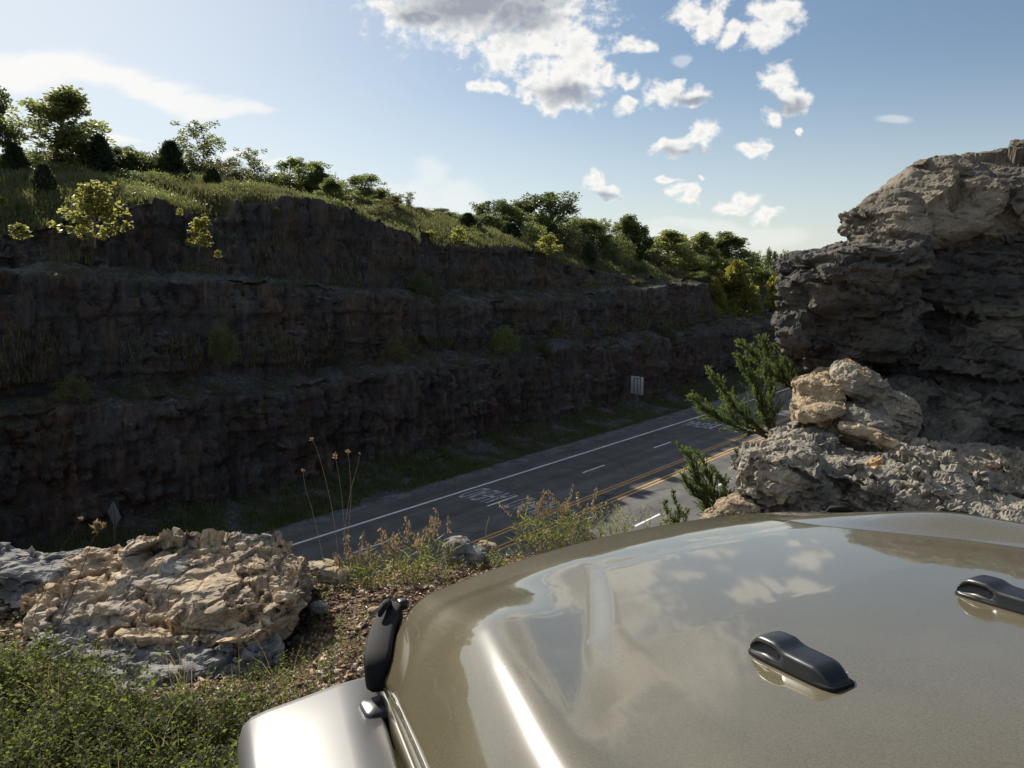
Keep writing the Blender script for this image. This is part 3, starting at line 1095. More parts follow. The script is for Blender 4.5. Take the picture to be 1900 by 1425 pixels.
def nozzle(a0, b0):
    """washer nozzle: long black housing, tall hollow front half, low rear half"""
    K_ = 0.80; KW_ = 0.92
    c0 = hood_c(a0, b0)
    sl_ = (hood_c(a0, b0 + 0.08) - hood_c(a0, b0 - 0.09)) / 0.17
    st = [(0.000, 0.0150, 0.004), (0.003, 0.0175, 0.012), (0.010, 0.0195, 0.0225), (0.020, 0.0210, 0.0310), (0.028, 0.0215, 0.0338), (0.040, 0.0218, 0.0345), (0.058, 0.0220, 0.0342), (0.064, 0.0220, 0.0330), (0.072, 0.0220, 0.0295),
          (0.080, 0.0222, 0.0268), (0.086, 0.0222, 0.0260), (0.110, 0.0222, 0.0252), (0.138, 0.0220, 0.0242), (0.146, 0.0215, 0.0228), (0.156, 0.0200, 0.0170), (0.166, 0.0180, 0.0095), (0.174, 0.0150, 0.003)]
    mb = MB(); hol = MB()
    rings = []
    for (x, hw, h) in st:
        hollow = 0.010 * math.exp(-((x - 0.040) / 0.032) ** 6)
        P = [(hw, 0.0), (hw * 0.98, h * 0.45), (hw * 0.90, h * 0.84), (hw * 0.78, h * 0.96), (hw * 0.55, h), (-hw * 0.55, h), (-hw * 0.78, h * 0.965), (-hw * 0.90, h * 0.86),
             (-hw * 0.93 + hollow * 0.1, h * 0.78), (-hw * 0.93 + hollow, h * 0.66), (-hw * 0.96 + hollow, h * 0.20), (-hw * 0.99, h * 0.10), (-hw, 0.0)]
        rings.append(np.array([(a0 + p[0] * KW_, b0 + (0.09 - x) * K_, c0 + (0.09 - x) * K_ * sl_ + 0.002 + p[1] * KW_ * 0.82) for p in P]))
    mb.loft(rings)
    me = mb.mesh('washer_nozzle', M['black_plastic'], True)
    o = link('washer_nozzle', mesh_np('washer_nozzle', cc(np.concatenate(mb.v)), [np.concatenate(mb.q), np.concatenate(mb.t)], M['black_plastic'], True), car)
    # base flange
    fb = MB()
    ring = []
    for z, g in ((-0.006, 0.0), (0.0022, 0.0), (0.0034, -0.0012)):
        P = []
        for k in range(32):
            an = 2 * math.pi * k / 32
            x = math.copysign(abs(math.cos(an)) ** 0.35, math.cos(an)) * (0.0225 + g)
            y = math.copysign(abs(math.sin(an)) ** 0.45, math.sin(an)) * (0.093 + g)
            P.append((a0 + x * KW_, b0 + y * K_ + 0.001, c0 + y * K_ * sl_ + z + 0.0005))
        ring.append(np.array(P))
    fb.loft(ring)
    link('nozzle_base', mesh_np('nozzle_base', cc(np.concatenate(fb.v)), [np.concatenate(fb.q), np.concatenate(fb.t)], M['black_rubber'], False), o)
    sp = MB()
    sp.tube([(a0 - 0.0165, b0 + 0.058, c0 + 0.058 * sl_ + 0.005), (a0 - 0.0178, b0 + 0.036, c0 + 0.036 * sl_ + 0.0072), (a0 - 0.0182, b0 + 0.005, c0 + 0.005 * sl_ + 0.005)], [0.0012, 0.003, 0.0008], 8)
    link('spray_lip', mesh_np('spray_lip', cc(np.concatenate(sp.v)), [np.concatenate(sp.q), np.concatenate(sp.t)], M['fender_plastic'], True), o)
    return o


NOZ_A, NOZ_B = 0.212, -0.665
nozzle(-0.254, -0.778)
nozzle(0.084, -0.798)


def cbox(name, lo, hi, mat, bev=0.01, parent=None, sm=False):
    mb = MB(); mb.box(lo, hi, bev)
    fs = [np.concatenate(mb.q)] + ([np.concatenate(mb.t)] if mb.t else [])
    return link(name, mesh_np(name, cc(np.concatenate(mb.v)), fs, mat, sm), parent or car)


def cmb(mb, name, mat, parent=None, sm=True):
    fs = ([np.concatenate(mb.q)] if mb.q else []) + ([np.concatenate(mb.t)] if mb.t else [])
    me = mesh_np(name, cc(np.concatenate(mb.v)), fs, mat, sm)
    bm = bmesh.new(); bm.from_mesh(me); bmesh.ops.recalc_face_normals(bm, faces=bm.faces); bm.to_mesh(me); bm.free()
    return link(name, me, parent or car)


def fender(sg):
    """flat-topped satin fender over the wheel; sg -1 left, 1 right"""
    mb = MB()
    rings = []
    # stations from the front edge to the rear end along the car
    st = [(-0.062, -0.215), (-0.061, -0.155), (-0.064, -0.130), (-0.074, -0.114), (-0.10, -0.107), (-0.24, -0.102), (-0.40, -0.090), (-0.60, -0.093), (-0.80, -0.105), (-0.95, -0.13), (-1.05, -0.19), (-1.10, -0.30)]
    for i, (b, c) in enumerate(st):
        ai = float(np.interp(b, [-0.4, -0.10, -0.06], [0.622, 0.578, 0.560])); ao = float(np.interp(b, [-0.6, -0.3, -0.10, -0.06], [0.835, 0.818, 0.808, 0.806]))
        P = []
        prof = [(0.0, -0.030), (0.012, -0.010), (0.045, 0.0), (0.30, 0.002), (0.55, -0.003), (0.78, -0.007), (0.89, -0.012), (0.95, -0.020), (0.985, -0.036), (1.0, -0.062), (1.0, -0.125),
                (0.97, -0.128), (0.93, -0.08), (0.5, -0.05), (0.03, -0.05)]
        for u, dz in prof:
            P.append((sg * (ai + (ao - ai) * u), b - (0.022 * u + 0.02 * max(0.0, (u - 0.88) / 0.12) ** 2) * float(smooth(b, -0.25, -0.06)), c + dz))
        rings.append(np.array(P))
    mb.loft(rings)
    o = cmb(mb, 'fender', M['fender_plastic'])
    return o


fl_ = fender(-1)
fr_ = fender(1)
# small marker lens on the outer lip of each fender
for sg, f in ((-1, fl_), (1, fr_)):
    mb = MB(); x0, x1 = sorted((sg * 0.805, sg * 0.822))
    mb.box((x0, -0.33, -0.205), (x1, -0.23, -0.17), 0.004)
    cmb(mb, 'marker_lens', M['lamp_glass'] if sg < 0 else M['amber'], f)


def side_panel(sg):
    """painted inner panel between hood and fender"""
    mb = MB()
    rings = []
    for b in np.linspace(-1.35, -0.02, 28):
        w0 = float(hood_half(min(b, -0.06))) - 0.004
        if b > -0.16: w0 -= 0.10 * ((b + 0.16) / 0.14) ** 2
        ct = -0.060 * b - 0.060 - 0.026
        P = [(sg * (w0 + 0.004), b, -0.40), (sg * (w0 + 0.010), b, ct - 0.055), (sg * (w0 + 0.008), b, ct - 0.012), (sg * (w0 + 0.002), b, ct - 0.002), (sg * (w0 - 0.03), b, ct - 0.002), (sg * (w0 - 0.03), b, -0.40)]
        rings.append(np.array(P))
    mb.loft(rings)
    return cmb(mb, 'side_panel', M['paint'])


for sg in (-1, 1):
    side_panel(sg)


def latch(sg):
    """rubber hood latch standing at the front corner of the hood"""
    mb = MB()
    path = [(0.508, 0.022), (0.516, 0.010), (0.532, -0.018), (0.552, -0.060), (0.572, -0.110), (0.588, -0.155), (0.596, -0.180), (0.599, -0.192)]
    size = [(0.010, 0.012, -0.030), (0.014, 0.022, -0.030), (0.015, 0.024, -0.032), (0.016, 0.027, -0.036), (0.017, 0.030, -0.042), (0.017, 0.031, -0.048), (0.014, 0.027, -0.054), (0.008, 0.018, -0.06)]
    rings = []
    for i, ((a, b), (hw, hh, dz)) in enumerate(zip(path, size)):
        j = min(max(i, 1), len(path) - 2)
        ta = np.array([path[j + 1][0] - path[j - 1][0], path[j + 1][1] - path[j - 1][1]]); ta /= np.linalg.norm(ta)
        na = np.array([-ta[1], ta[0]]) * 1.0
        P = []
        for k in range(20):
            an = 2 * math.pi * k / 20
            cx_ = math.copysign(abs(math.cos(an)) ** 0.3, math.cos(an)) * hw
            P.append((sg * (a + na[0] * cx_ * 1.3), b + na[1] * cx_ * 1.3, dz - 0.012 + math.copysign(abs(math.sin(an)) ** 0.35, math.sin(an)) * hh * 0.82))
        rings.append(np.array(P))
    mb.loft(rings)
    o = cmb(mb, 'hood_latch', M['black_rubber'])
    lo, hi = sorted((sg * 0.580, sg * 0.632))
    cbox('latch_foot', (lo, -0.245, -0.118), (hi, -0.180, -0.096), M['black_plastic'], 0.010, o)
    lo, hi = sorted((sg * 0.500, sg * 0.519))
    cbox('latch_bracket', (lo - 0.012 * sg, 0.0, -0.040), (hi - 0.012 * sg, 0.022, -0.022), M['black_plastic'], 0.004, o)
    mt = MB()
    mt.tube([(sg * 0.522, 0.004, -0.034), (sg * 0.530, -0.010, -0.014), (sg * 0.545, -0.035, -0.010), (sg * 0.556, -0.055, -0.016)], [0.005, 0.008, 0.008, 0.004], 8)
    cmb(mt, 'latch_handle', M['black_rubber'], o)
    return o


latch(-1)
latch(1)

# grille, lamps, bumper, cowl, lower tub and wheels: below or behind the hood
grille = cbox('grille', (-0.52, -0.075, -0.62), (0.52, -0.03, -0.085), M['paint'], 0.02)
for k in range(7):
    x = -0.20 + k * 0.0667
    cbox('grille_slot', (x - 0.02, -0.032, -0.50), (x + 0.02, -0.026, -0.16), M['seam_black'], 0.002, grille)
for sg in (-1, 1):
    mb = MB()
    mb.tube([(sg * 0.37, -0.06, -0.30), (sg * 0.37, -0.02, -0.30), (sg * 0.37, -0.005, -0.30)], [0.095, 0.095, 0.06], 24)
    cmb(mb, 'headlight', M['lamp_glass'])
    mb = MB()
    mb.tube([(sg * 0.42, -0.05, -0.49), (sg * 0.42, -0.022, -0.49)], [0.035, 0.034], 16)
    cmb(mb, 'turn_signal', M['amber'])
cbox('bumper', (-0.80, 0.06, -0.70), (0.80, 0.22, -0.52), M['black_plastic'], 0.03)
cbox('cowl', (-0.70, -1.56, -0.12), (0.70, -1.34, 0.078), M['paint'], 0.02)
tub = cbox('body_tub', (-0.74, -3.35, -0.62), (0.74, -1.45, -0.14), M['paint'], 0.03)
cbox('engine_bay', (-0.46, -1.30, -0.60), (0.46, -0.10, -0.20), M['seam_black'], 0.02)
for sg in (-1, 1):
    for b in (-0.50, -2.85):
        mb = MB()
        prof = [(0.60, 0.24), (0.60, 0.34), (0.615, 0.375), (0.65, 0.385), (0.80, 0.385), (0.835, 0.375), (0.85, 0.34), (0.85, 0.24), (0.80, 0.22), (0.65, 0.22)]
        rings = []
        for k in range(33):
            an = 2 * math.pi * k / 32
            rings.append(np.array([(sg * x, b + r * math.cos(an), -0.665 + r * math.sin(an)) for x, r in prof]))
        mb.loft(rings, cap=False)
        wh = cmb(mb, 'wheel', M['black_rubber'])
        mb = MB()
        mb.tube([(sg * 0.70, b, -0.665), (sg * 0.80, b, -0.665), (sg * 0.81, b, -0.665), (sg * 0.84, b, -0.665)], [0.222, 0.222, 0.12, 0.06], 24)
        cmb(mb, 'rim', M['rim_metal'], wh)
    cbox('rear_fender', tuple(np.minimum((sg * 0.72, -3.25, -0.20), (sg * 0.86, -2.40, -0.15))), tuple(np.maximum((sg * 0.72, -3.25, -0.20), (sg * 0.86, -2.40, -0.15))), M['fender_plastic'], 0.02)


# ------------------------------------------------------------------ rocks
def blob_mesh(blobs, voxel, relax=3):
    """blobs: (centre, radii, euler degrees, boxiness 1 round .. 0.4 boxy) joined into one closed skin"""
    bm = bmesh.new()
    bmesh.ops.create_icosphere(bm, subdivisions=4, radius=1)
    base = np.array([v.co[:] for v in bm.verts]); fac = np.array([[v.index for v in f.verts] for f in bm.faces])
    bm.free()
    V, T, n = [], [], 0
    for c, r, eu, bx in blobs:
        p = np.sign(base) * np.abs(base) ** bx
        p = p / np.maximum(1e-6, (np.abs(p) ** (2 / max(bx, 0.3))).sum(1) ** (max(bx, 0.3) / 2))[:, None] if bx < 1 else base
        p = p * np.array(r)
        rot = np.array(Euler([R(a) for a in eu]).to_matrix())
        p = p @ rot.T + np.array(c)
        V.append(p); T.append(fac + n); n += len(p)
    me = mesh_np('tmp', np.concatenate(V), np.concatenate(T))
    o = bpy.data.objects.new('tmp', me); COL.objects.link(o)
    m = o.modifiers.new('r', 'REMESH'); m.mode = 'VOXEL'; m.voxel_size = voxel; m.adaptivity = 0
    if relax:
        m = o.modifiers.new('s', 'SMOOTH'); m.factor = 0.5; m.iterations = relax
    dg = bpy.context.evaluated_depsgraph_get()
    out = bpy.data.meshes.new_from_object(o.evaluated_get(dg))
    bpy.data.objects.remove(o)
    return out


def vdata(me):
    n = len(me.vertices)
    a = np.zeros(n * 3, np.float32); me.vertices.foreach_get('co', a)
    b = np.zeros(n * 3, np.float32); me.vertices.foreach_get('normal', b)
    return a.reshape(-1, 3).astype(float), b.reshape(-1, 3).astype(float)


def push(p, nrm, dn, ds, way):
    """dn along the normal, ds sideways along a fixed direction: layers slide over one another"""
    return nrm * dn[:, None] + np.array(way) * ds[:, None]


def make_rock(name, blobs, voxel, disp, mat, label, cat='rock', relax=1, base=None, group=None, second=None, sm=True):
    me = blob_mesh(blobs, voxel, relax)
    p, nrm = vdata(me)
    d = disp(p, nrm)
    if d.ndim == 1: d = nrm * d[:, None]
    p = p + d
    if second is not None:
        me.vertices.foreach_set('co', p.astype(np.float32).ravel()); me.update()
        p, nrm = vdata(me)
        d = second(p, nrm)
        p = p + (nrm * d[:, None] if d.ndim == 1 else d)
    if base is None:
        base = (p[:, 0].mean(), p[:, 1].mean(), p[:, 2].min())
    p = p - np.array(base)
    me.vertices.foreach_set('co', p.astype(np.float32).ravel())
    me.polygons.foreach_set('use_smooth', np.zeros(len(me.polygons), dtype=bool))
    me.update()
    me.name = name
    me.materials.clear(); me.materials.append(mat)
    o = link(name, me, None, base)
    tag(o, label, cat, group)
    return o


M['tan_stone'] = stone('tan_weathered_stone', [(0.15, 0.128, 0.105), (0.30, 0.235, 0.165), (0.45, 0.335, 0.215), (0.58, 0.48, 0.36)], 3.2, ((22, 0.7), (90, 0.35)), 0.012,
                       patch=[((0.28, 0.26, 0.235), 2.1, 0.52, 0.68), ((0.36, 0.20, 0.085), 3.1, 0.58, 0.74)])
M['grey_stone'] = stone('grey_weathered_stone', [(0.07, 0.068, 0.066), (0.16, 0.155, 0.15), (0.27, 0.255, 0.235), (0.40, 0.37, 0.33)], 3.5, ((20, 0.7), (80, 0.35)), 0.014,
                        patch=[((0.34, 0.25, 0.15), 2.4, 0.58, 0.68)])
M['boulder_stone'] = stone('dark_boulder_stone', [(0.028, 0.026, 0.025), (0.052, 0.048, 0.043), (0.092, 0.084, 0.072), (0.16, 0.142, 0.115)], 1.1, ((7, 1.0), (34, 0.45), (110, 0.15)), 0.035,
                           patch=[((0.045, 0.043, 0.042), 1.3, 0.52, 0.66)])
M['sun_tinted_stone'] = stone('boulder_sun_tint', [(0.065, 0.058, 0.049), (0.13, 0.112, 0.088), (0.21, 0.178, 0.132), (0.30, 0.25, 0.18)], 1.1, ((7, 1.0), (34, 0.45), (110, 0.15)), 0.035)  # boulder stone in paler tones, sunlight painted into the colour
M['ledge_stone'] = stone('ledge_stone', [(0.080, 0.075, 0.068), (0.18, 0.165, 0.140), (0.31, 0.27, 0.21), (0.46, 0.39, 0.29)], 2.6, ((12, 0.9), (50, 0.5)), 0.03,
                         patch=[((0.48, 0.31, 0.15), 1.7, 0.60, 0.68)])
M['pale_stone'] = stone('pale_orange_stone', [(0.19, 0.14, 0.09), (0.32, 0.245, 0.16), (0.44, 0.35, 0.245)], 5, ((20, 0.7), (80, 0.35)), 0.02)


WAYL = (-0.1, -0.95, 0.25)


def disp_flaky(p, nrm):
    return push(p, nrm, 0.03 * fbm(p / 0.5, 101, 4) + 0.05 * plates(p, 0.27, 104, 1.0), strata(p, 0.062, 0.15, 0.32, 102, (0.06, -0.16), 0.35, 0.08), WAYL)


def disp_flaky2(p, nrm):
    return push(p, nrm, 0.016 * plates(p, 0.15, 113, 1.0) + 0.004 * plates(p, 0.04, 114, 1.0) + 0.003 * ridged(p / 0.11, 115, 4) - 0.050 * cracks(p, (0.36, 0.24, 0.11), 118, 0.12) - 0.010 * cracks(p, (0.16, 0.13, 0.07), 119, 0.10), strata(p, 0.034, 0.045, 0.20, 112, (0.05, -0.2), 0.5, 0.12), WAYL)


# left foreground slab and its neighbours
make_rock('rock', [((-1.66, 3.80, 0.110), (0.56, 0.40, 0.085), (13, -2, 4), 0.5), ((-1.30, 3.78, 0.105), (0.27, 0.37, 0.085), (10, 3, -8), 0.5), ((-2.02, 3.92, 0.07), (0.32, 0.30, 0.10), (12, 0, 10), 0.5),
                   ((-1.62, 4.02, -0.03), (0.55, 0.26, 0.26), (0, 0, 0), 0.6)],
          0.007, disp_flaky, M['tan_stone'], 'large flaky tan rock slab with dark cracks at the bluff edge', relax=1, sm=False, second=disp_flaky2)
make_rock('rock', [((-2.75, 4.1, -0.07), (0.46, 0.36, 0.22), (5, 6, 20), 0.65), ((-2.32, 4.05, -0.03), (0.30, 0.3, 0.22), (0, 0, -10), 0.7), ((-3.2, 4.1, -0.1), (0.4, 0.3, 0.22), (0, 0, 0), 0.7)], 0.012,
          disp_flaky, M['grey_stone'], 'grey broken rock left of the flaky tan slab', relax=1, sm=False, second=disp_flaky2)
make_rock('rock', [((-1.58, 3.28, -0.07), (0.38, 0.30, 0.13), (-8, 4, 12), 0.75), ((-1.30, 3.42, -0.05), (0.24, 0.2, 0.10), (0, 0, -10), 0.8), ((-1.95, 3.42, -0.01), (0.16, 0.16, 0.12), (0, 0, 0), 0.8)], 0.009,
          disp_flaky, M['grey_stone'], 'low grey rock under the overhang of the tan slab', relax=1, sm=False, second=disp_flaky2)


WAYB = (-0.65, -0.75, 0.1)


def disp_boulder(p, nrm):
    q2 = np.stack([p[:, 0], p[:, 1], p[:, 2] * 1.4 + 0.25 * p[:, 0]], 1)
    return push(p, nrm, 0.06 * fbm(p / 1.4, 201, 3) + 0.15 * plates(q2, 1.0, 203, 1.1), strata(p, 0.30, 0.15, 0.9, 202, (0.16, 0.0), 0.35, 0.07), WAYB)


def disp_boulder2(p, nrm):
    q2 = np.stack([p[:, 0], p[:, 1], p[:, 2] * 1.6 + 0.2 * p[:, 0]], 1)
    dn = 0.050 * plates(q2, 0.36, 211, 1.0) + 0.012 * plates(q2, 0.12, 213, 1.0) + 0.022 * ridged(p / 0.3, 215, 5) * smooth(fbm(p / 0.9, 216, 2), -0.4, 0.4)
    dn = dn - 0.075 * cracks(q2, (0.9, 0.9, 0.5), 218, 0.09) - 0.03 * cracks(q2, (0.34, 0.34, 0.2), 219, 0.10)
    return push(p, nrm, dn, strata(p, 0.075, 0.075, 0.35, 212, (0.18, 0.0), 0.5, 0.12), WAYB)


def P3(px, py, t): return tuple(at_t(px, py, t))


big = [
    (P3(1900, 420, 8.9), (1.1, 1.1, 0.4), (0, 0, 0), 0.7), (P3(1720, 460, 8.4), (0.6, 0.8, 0.3), (0, -20, 0), 0.7),
    (P3(1610, 485, 7.6), (0.42, 0.75, 0.19), (0, -10, 0), 0.5), (P3(1550, 520, 7.6), (0.37, 0.65, 0.27), (0, -3, 10), 0.5),
    (P3(1790, 565, 8.45), (1.32, 1.15, 0.70), (0, 0, -10), 0.7), (P3(1575, 590, 7.85), (0.44, 0.75, 0.40), (0, 4, 5), 0.5), (P3(2060, 580, 8.4), (1.1, 1.2, 0.9), (0, 0, 0), 0.7),
    (P3(1478, 622, 7.7), (0.155, 0.30, 0.24), (0, 26, 0), 0.7), (P3(1535, 660, 7.9), (0.26, 0.5, 0.26), (0, 10, 0), 0.8),
    (P3(1820, 690, 8.0), (1.0, 1.0, 0.55), (8, 8, -10), 0.7), (P3(1690, 640, 8.2), (0.6, 0.8, 0.4), (0, -10, 0), 0.8), (P3(1740, 640, 7.75), (0.42, 0.35, 0.16), (0, -14, 0), 0.7), (P3(1850, 790, 7.6), (0.95, 0.8, 0.45), (0, 14, 0), 0.7), (P3(2050, 800, 7.6), (1.1, 1.2, 0.7), (0, 0, 0), 0.8),
    (P3(1700, 790, 7.4), (0.5, 0.7, 0.30), (0, 10, 0), 0.8), (P3(1560, 740, 7.75), (0.30, 0.45, 0.34), (0, 0, 0), 0.6), (P3(1640, 760, 7.5), (0.35, 0.5, 0.28), (0, 0, 0), 0.6),
]
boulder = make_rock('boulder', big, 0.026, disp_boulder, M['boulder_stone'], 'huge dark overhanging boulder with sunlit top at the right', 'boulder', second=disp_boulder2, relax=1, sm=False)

cap = make_rock('sunlit_top', [  # top of the same boulder, split off to carry the painted sunlight
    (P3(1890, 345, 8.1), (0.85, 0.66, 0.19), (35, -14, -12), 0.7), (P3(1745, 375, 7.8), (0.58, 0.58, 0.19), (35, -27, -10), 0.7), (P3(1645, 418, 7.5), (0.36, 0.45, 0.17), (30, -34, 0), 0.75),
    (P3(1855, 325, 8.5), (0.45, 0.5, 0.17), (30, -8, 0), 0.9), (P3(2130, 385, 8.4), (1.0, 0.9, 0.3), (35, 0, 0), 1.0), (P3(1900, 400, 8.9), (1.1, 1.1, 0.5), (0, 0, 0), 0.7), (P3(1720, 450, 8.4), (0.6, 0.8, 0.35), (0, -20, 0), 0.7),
], 0.026, disp_boulder, M['sun_tinted_stone'], 'sunlit top of the boulder, its sunlight painted as a paler tan', second=lambda p, n: disp_boulder2(p, n) * 0.5)
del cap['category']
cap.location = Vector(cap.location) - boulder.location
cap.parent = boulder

make_rock('rock', [(P3(1605, 722, 6.85), (0.28, 0.30, 0.13), (0, 33, 0), 0.8), (P3(1570, 695, 6.85), (0.13, 0.2, 0.11), (0, 20, 0), 0.9), (P3(1655, 765, 6.8), (0.22, 0.3, 0.16), (0, 30, 0), 0.8), (P3(1600, 790, 6.75), (0.26, 0.3, 0.16), (0, 10, 0), 0.7)], 0.013,
          lambda p, n: push(p, n, 0.03 * fbm(p / 0.25, 301, 4) + 0.04 * plates(p, 0.14, 302, 1.0), strata(p, 0.055, 0.06, 0.2, 302, (0.3, -0.1), 0.45, 0.1), (-0.4, -0.85, 0.1)), M['ledge_stone'], 'rounded grey rock lobe leaning under the dark boulder', second=lambda p, n: push(p, n, 0.012 * plates(p, 0.05, 305, 0.7), strata(p, 0.016, 0.016, 0.060, 305, (0.15, -0.1), 0.45, 0.1), (-0.4, -0.85, 0.1)))
make_rock('rock', [(P3(1518, 750, 7.05), (0.18, 0.3, 0.20), (0, -5, 0), 0.6), (P3(1492, 715, 7.0), (0.10, 0.2, 0.06), (0, 0, 0), 0.8), (P3(1535, 725, 7.2), (0.15, 0.2, 0.2), (0, 0, 0), 0.7)], 0.014,
          lambda p, n: push(p, n, 0.03 * fbm(p / 0.25, 311, 4) + 0.04 * plates(p, 0.16, 312, 1.0), strata(p, 0.055, 0.06, 0.2, 312, (0.3, -0.1), 0.45, 0.1), (-0.4, -0.85, 0.1)), M['pale_stone'], 'smooth tan rock block in the hollow behind the cedar', second=lambda p, n: push(p, n, 0.01 * plates(p, 0.05, 315, 0.7), strata(p, 0.016, 0.016, 0.060, 315, (0.15, -0.1), 0.45, 0.1), (-0.4, -0.85, 0.1)))


def disp_ledge(p, nrm):
    return push(p, nrm, 0.05 * fbm(p / 0.7, 321, 4) + 0.08 * plates(p, 0.42, 323, 1.0), strata(p, 0.10, 0.17, 0.40, 322, (0.22, -0.10), 0.45, 0.08), (-0.5, -0.85, 0.1))


def disp_ledge2(p, nrm):
    dn = 0.036 * plates(p, 0.18, 333, 1.1) + 0.009 * plates(p, 0.06, 334, 1.1) + 0.014 * ridged(p / 0.2, 335, 4)
    dn = dn - 0.05 * cracks(p, (0.40, 0.3, 0.16), 338, 0.12) - 0.008 * cracks(p, (0.15, 0.12, 0.07), 339, 0.12)
    return push(p, nrm, dn, strata(p, 0.036, 0.07, 0.20, 331, (0.25, -0.2), 0.6, 0.12), (-0.5, -0.85, 0.1))


ledge = [
    (P3(1445, 895, 5.9), (0.29, 0.42, 0.28), (0, -6, -12), 0.45), (P3(1425, 872, 6.0), (0.16, 0.3, 0.13), (0, -10, 0), 0.7), (P3(1570, 860, 6.4), (0.5, 0.55, 0.13), (0, 6, 0), 0.7),
    (P3(1590, 905, 6.1), (0.45, 0.45, 0.23), (-6, 8, -6), 0.45), (P3(1680, 910, 5.9), (0.5, 0.55, 0.20), (0, 10, 0), 0.7), (P3(1800, 960, 5.7), (0.55, 0.55, 0.17), (0, 12, 0), 0.7), (P3(1900, 990, 5.5), (0.45, 0.5, 0.18), (0, 12, 0), 0.7),
    (P3(1760, 880, 6.3), (0.6, 0.6, 0.18), (0, 14, 0), 0.7), (P3(1900, 900, 6.3), (0.6, 0.6, 0.22), (0, 10, 0), 0.7), (P3(2060, 960, 6.0), (0.8, 0.8, 0.3), (0, 0, 0), 0.7),
    (P3(1490, 815, 6.5), (0.24, 0.3, 0.09), (0, -4, 0), 0.8),
]
make_rock('rock_ledge', ledge, 0.014, disp_ledge, M['ledge_stone'], 'broken grey rock ledge with orange patches in front of the dark boulder', 'rock ledge', second=disp_ledge2, relax=1, sm=False)
make_rock('rock', [(P3(1368, 948, 5.6), (0.14, 0.16, 0.10), (0, 0, 0), 0.7), (P3(1330, 970, 5.5), (0.1, 0.12, 0.08), (0, 0, 0), 0.8)], 0.009,
          lambda p, n: push(p, n, 0.035 * plates(p, 0.1, 341, 0.8), strata(p, 0.032, 0.032, 0.120, 341, (0.15, -0.1), 0.45, 0.1), (-0.4, -0.85, 0.1)), M['pale_stone'], 'small bright orange rock at the foot of the grey ledge', second=lambda p, n: push(p, n, 0.01 * plates(p, 0.04, 345, 0.7), strata(p, 0.013, 0.013, 0.048, 345, (0.15, -0.1), 0.45, 0.1), (-0.4, -0.85, 0.1)))
make_rock('rock', [(P3(1625, 800, 6.5), (0.10, 0.12, 0.09), (0, 10, 0), 0.8)], 0.010, lambda p, n: push(p, n, 0.025 * plates(p, 0.1, 351, 0.8), strata(p, 0.032, 0.032, 0.120, 351, (0.15, -0.1), 0.45, 0.1), (-0.4, -0.85, 0.1)), M['ledge_stone'], 'small knobbly grey stone lying on top of the ledge')
make_rock('rock', [(P3(1520, 765, 6.6), (0.20, 0.15, 0.07), (0, -12, 0), 0.8)], 0.010, lambda p, n: push(p, n, 0.035 * plates(p, 0.1, 355, 0.8), strata(p, 0.032, 0.032, 0.120, 355, (0.15, -0.1), 0.45, 0.1), (-0.4, -0.85, 0.1)), M['pale_stone'], 'layered pale tan stone on the back of the ledge')
make_rock('rock', [(P3(1660, 830, 6.3), (0.22, 0.14, 0.06), (0, 25, 0), 0.8), (P3(1600, 800, 6.4), (0.2, 0.12, 0.05), (0, 12, 0), 0.8)], 0.010, lambda p, n: push(p, n, 0.035 * plates(p, 0.1, 361, 0.8), strata(p, 0.032, 0.032, 0.120, 361, (0.15, -0.1), 0.45, 0.1), (-0.4, -0.85, 0.1)), M['pale_stone'],
          'orange broken stones in the middle of the ledge top')
# rim stones seen over the hood
make_rock('rock', [(P3(848, 1022, 4.95), (0.085, 0.09, 0.075), (0, -6, 0), 0.7), (P3(880, 1030, 4.95), (0.08, 0.08, 0.05), (0, 15, 0), 0.7)], 0.007, lambda p, n: push(p, n, 0.02 * plates(p, 0.07, 371, 0.8), strata(p, 0.022, 0.022, 0.084, 371, (0.15, -0.1), 0.45, 0.1), (-0.4, -0.85, 0.1)), M['grey_stone'],
          'grey angular stone on the bluff edge above the road')
make_rock('rock', [(P3(905, 1015, 5.1), (0.06, 0.06, 0.03), (0, 10, 0), 0.7)], 0.006, lambda p, n: push(p, n, 0.015 * plates(p, 0.06, 381, 0.8), strata(p, 0.019, 0.019, 0.072, 381, (0.15, -0.1), 0.45, 0.1), (-0.4, -0.85, 0.1)), M['pale_stone'], 'small tan stone beside the grey angular stone on the edge')
make_rock('rock', [(P3(610, 1062, 4.45), (0.13, 0.10, 0.045), (0, 10, 0), 0.75)], 0.008, lambda p, n: push(p, n, 0.02 * plates(p, 0.08, 391, 0.8), strata(p, 0.026, 0.026, 0.096, 391, (0.15, -0.1), 0.45, 0.1), (-0.4, -0.85, 0.1)), M['tan_stone'], 'flat tan stone right of the flaky slab on the bluff edge')
make_rock('rock', [(P3(705, 1140, 4.0), (0.07, 0.05, 0.03), (0, 10, 0), 0.8)], 0.006, lambda p, n: push(p, n, 0.015 * plates(p, 0.06, 395, 0.8), strata(p, 0.019, 0.019, 0.072, 395, (0.15, -0.1), 0.45, 0.1), (-0.4, -0.85, 0.1)), M['pale_stone'], 'orange stone in the gravel beside the hood latch')
make_rock('rock', [(P3(592, 1128, 4.05), (0.045, 0.04, 0.03), (0, 10, 0), 0.8)], 0.005, lambda p, n: push(p, n, 0.012 * plates(p, 0.05, 397, 0.8), strata(p, 0.016, 0.016, 0.060, 397, (0.15, -0.1), 0.45, 0.1), (-0.4, -0.85, 0.1)), M['grey_stone'], 'pale grey pebble at the right end of the flaky slab')


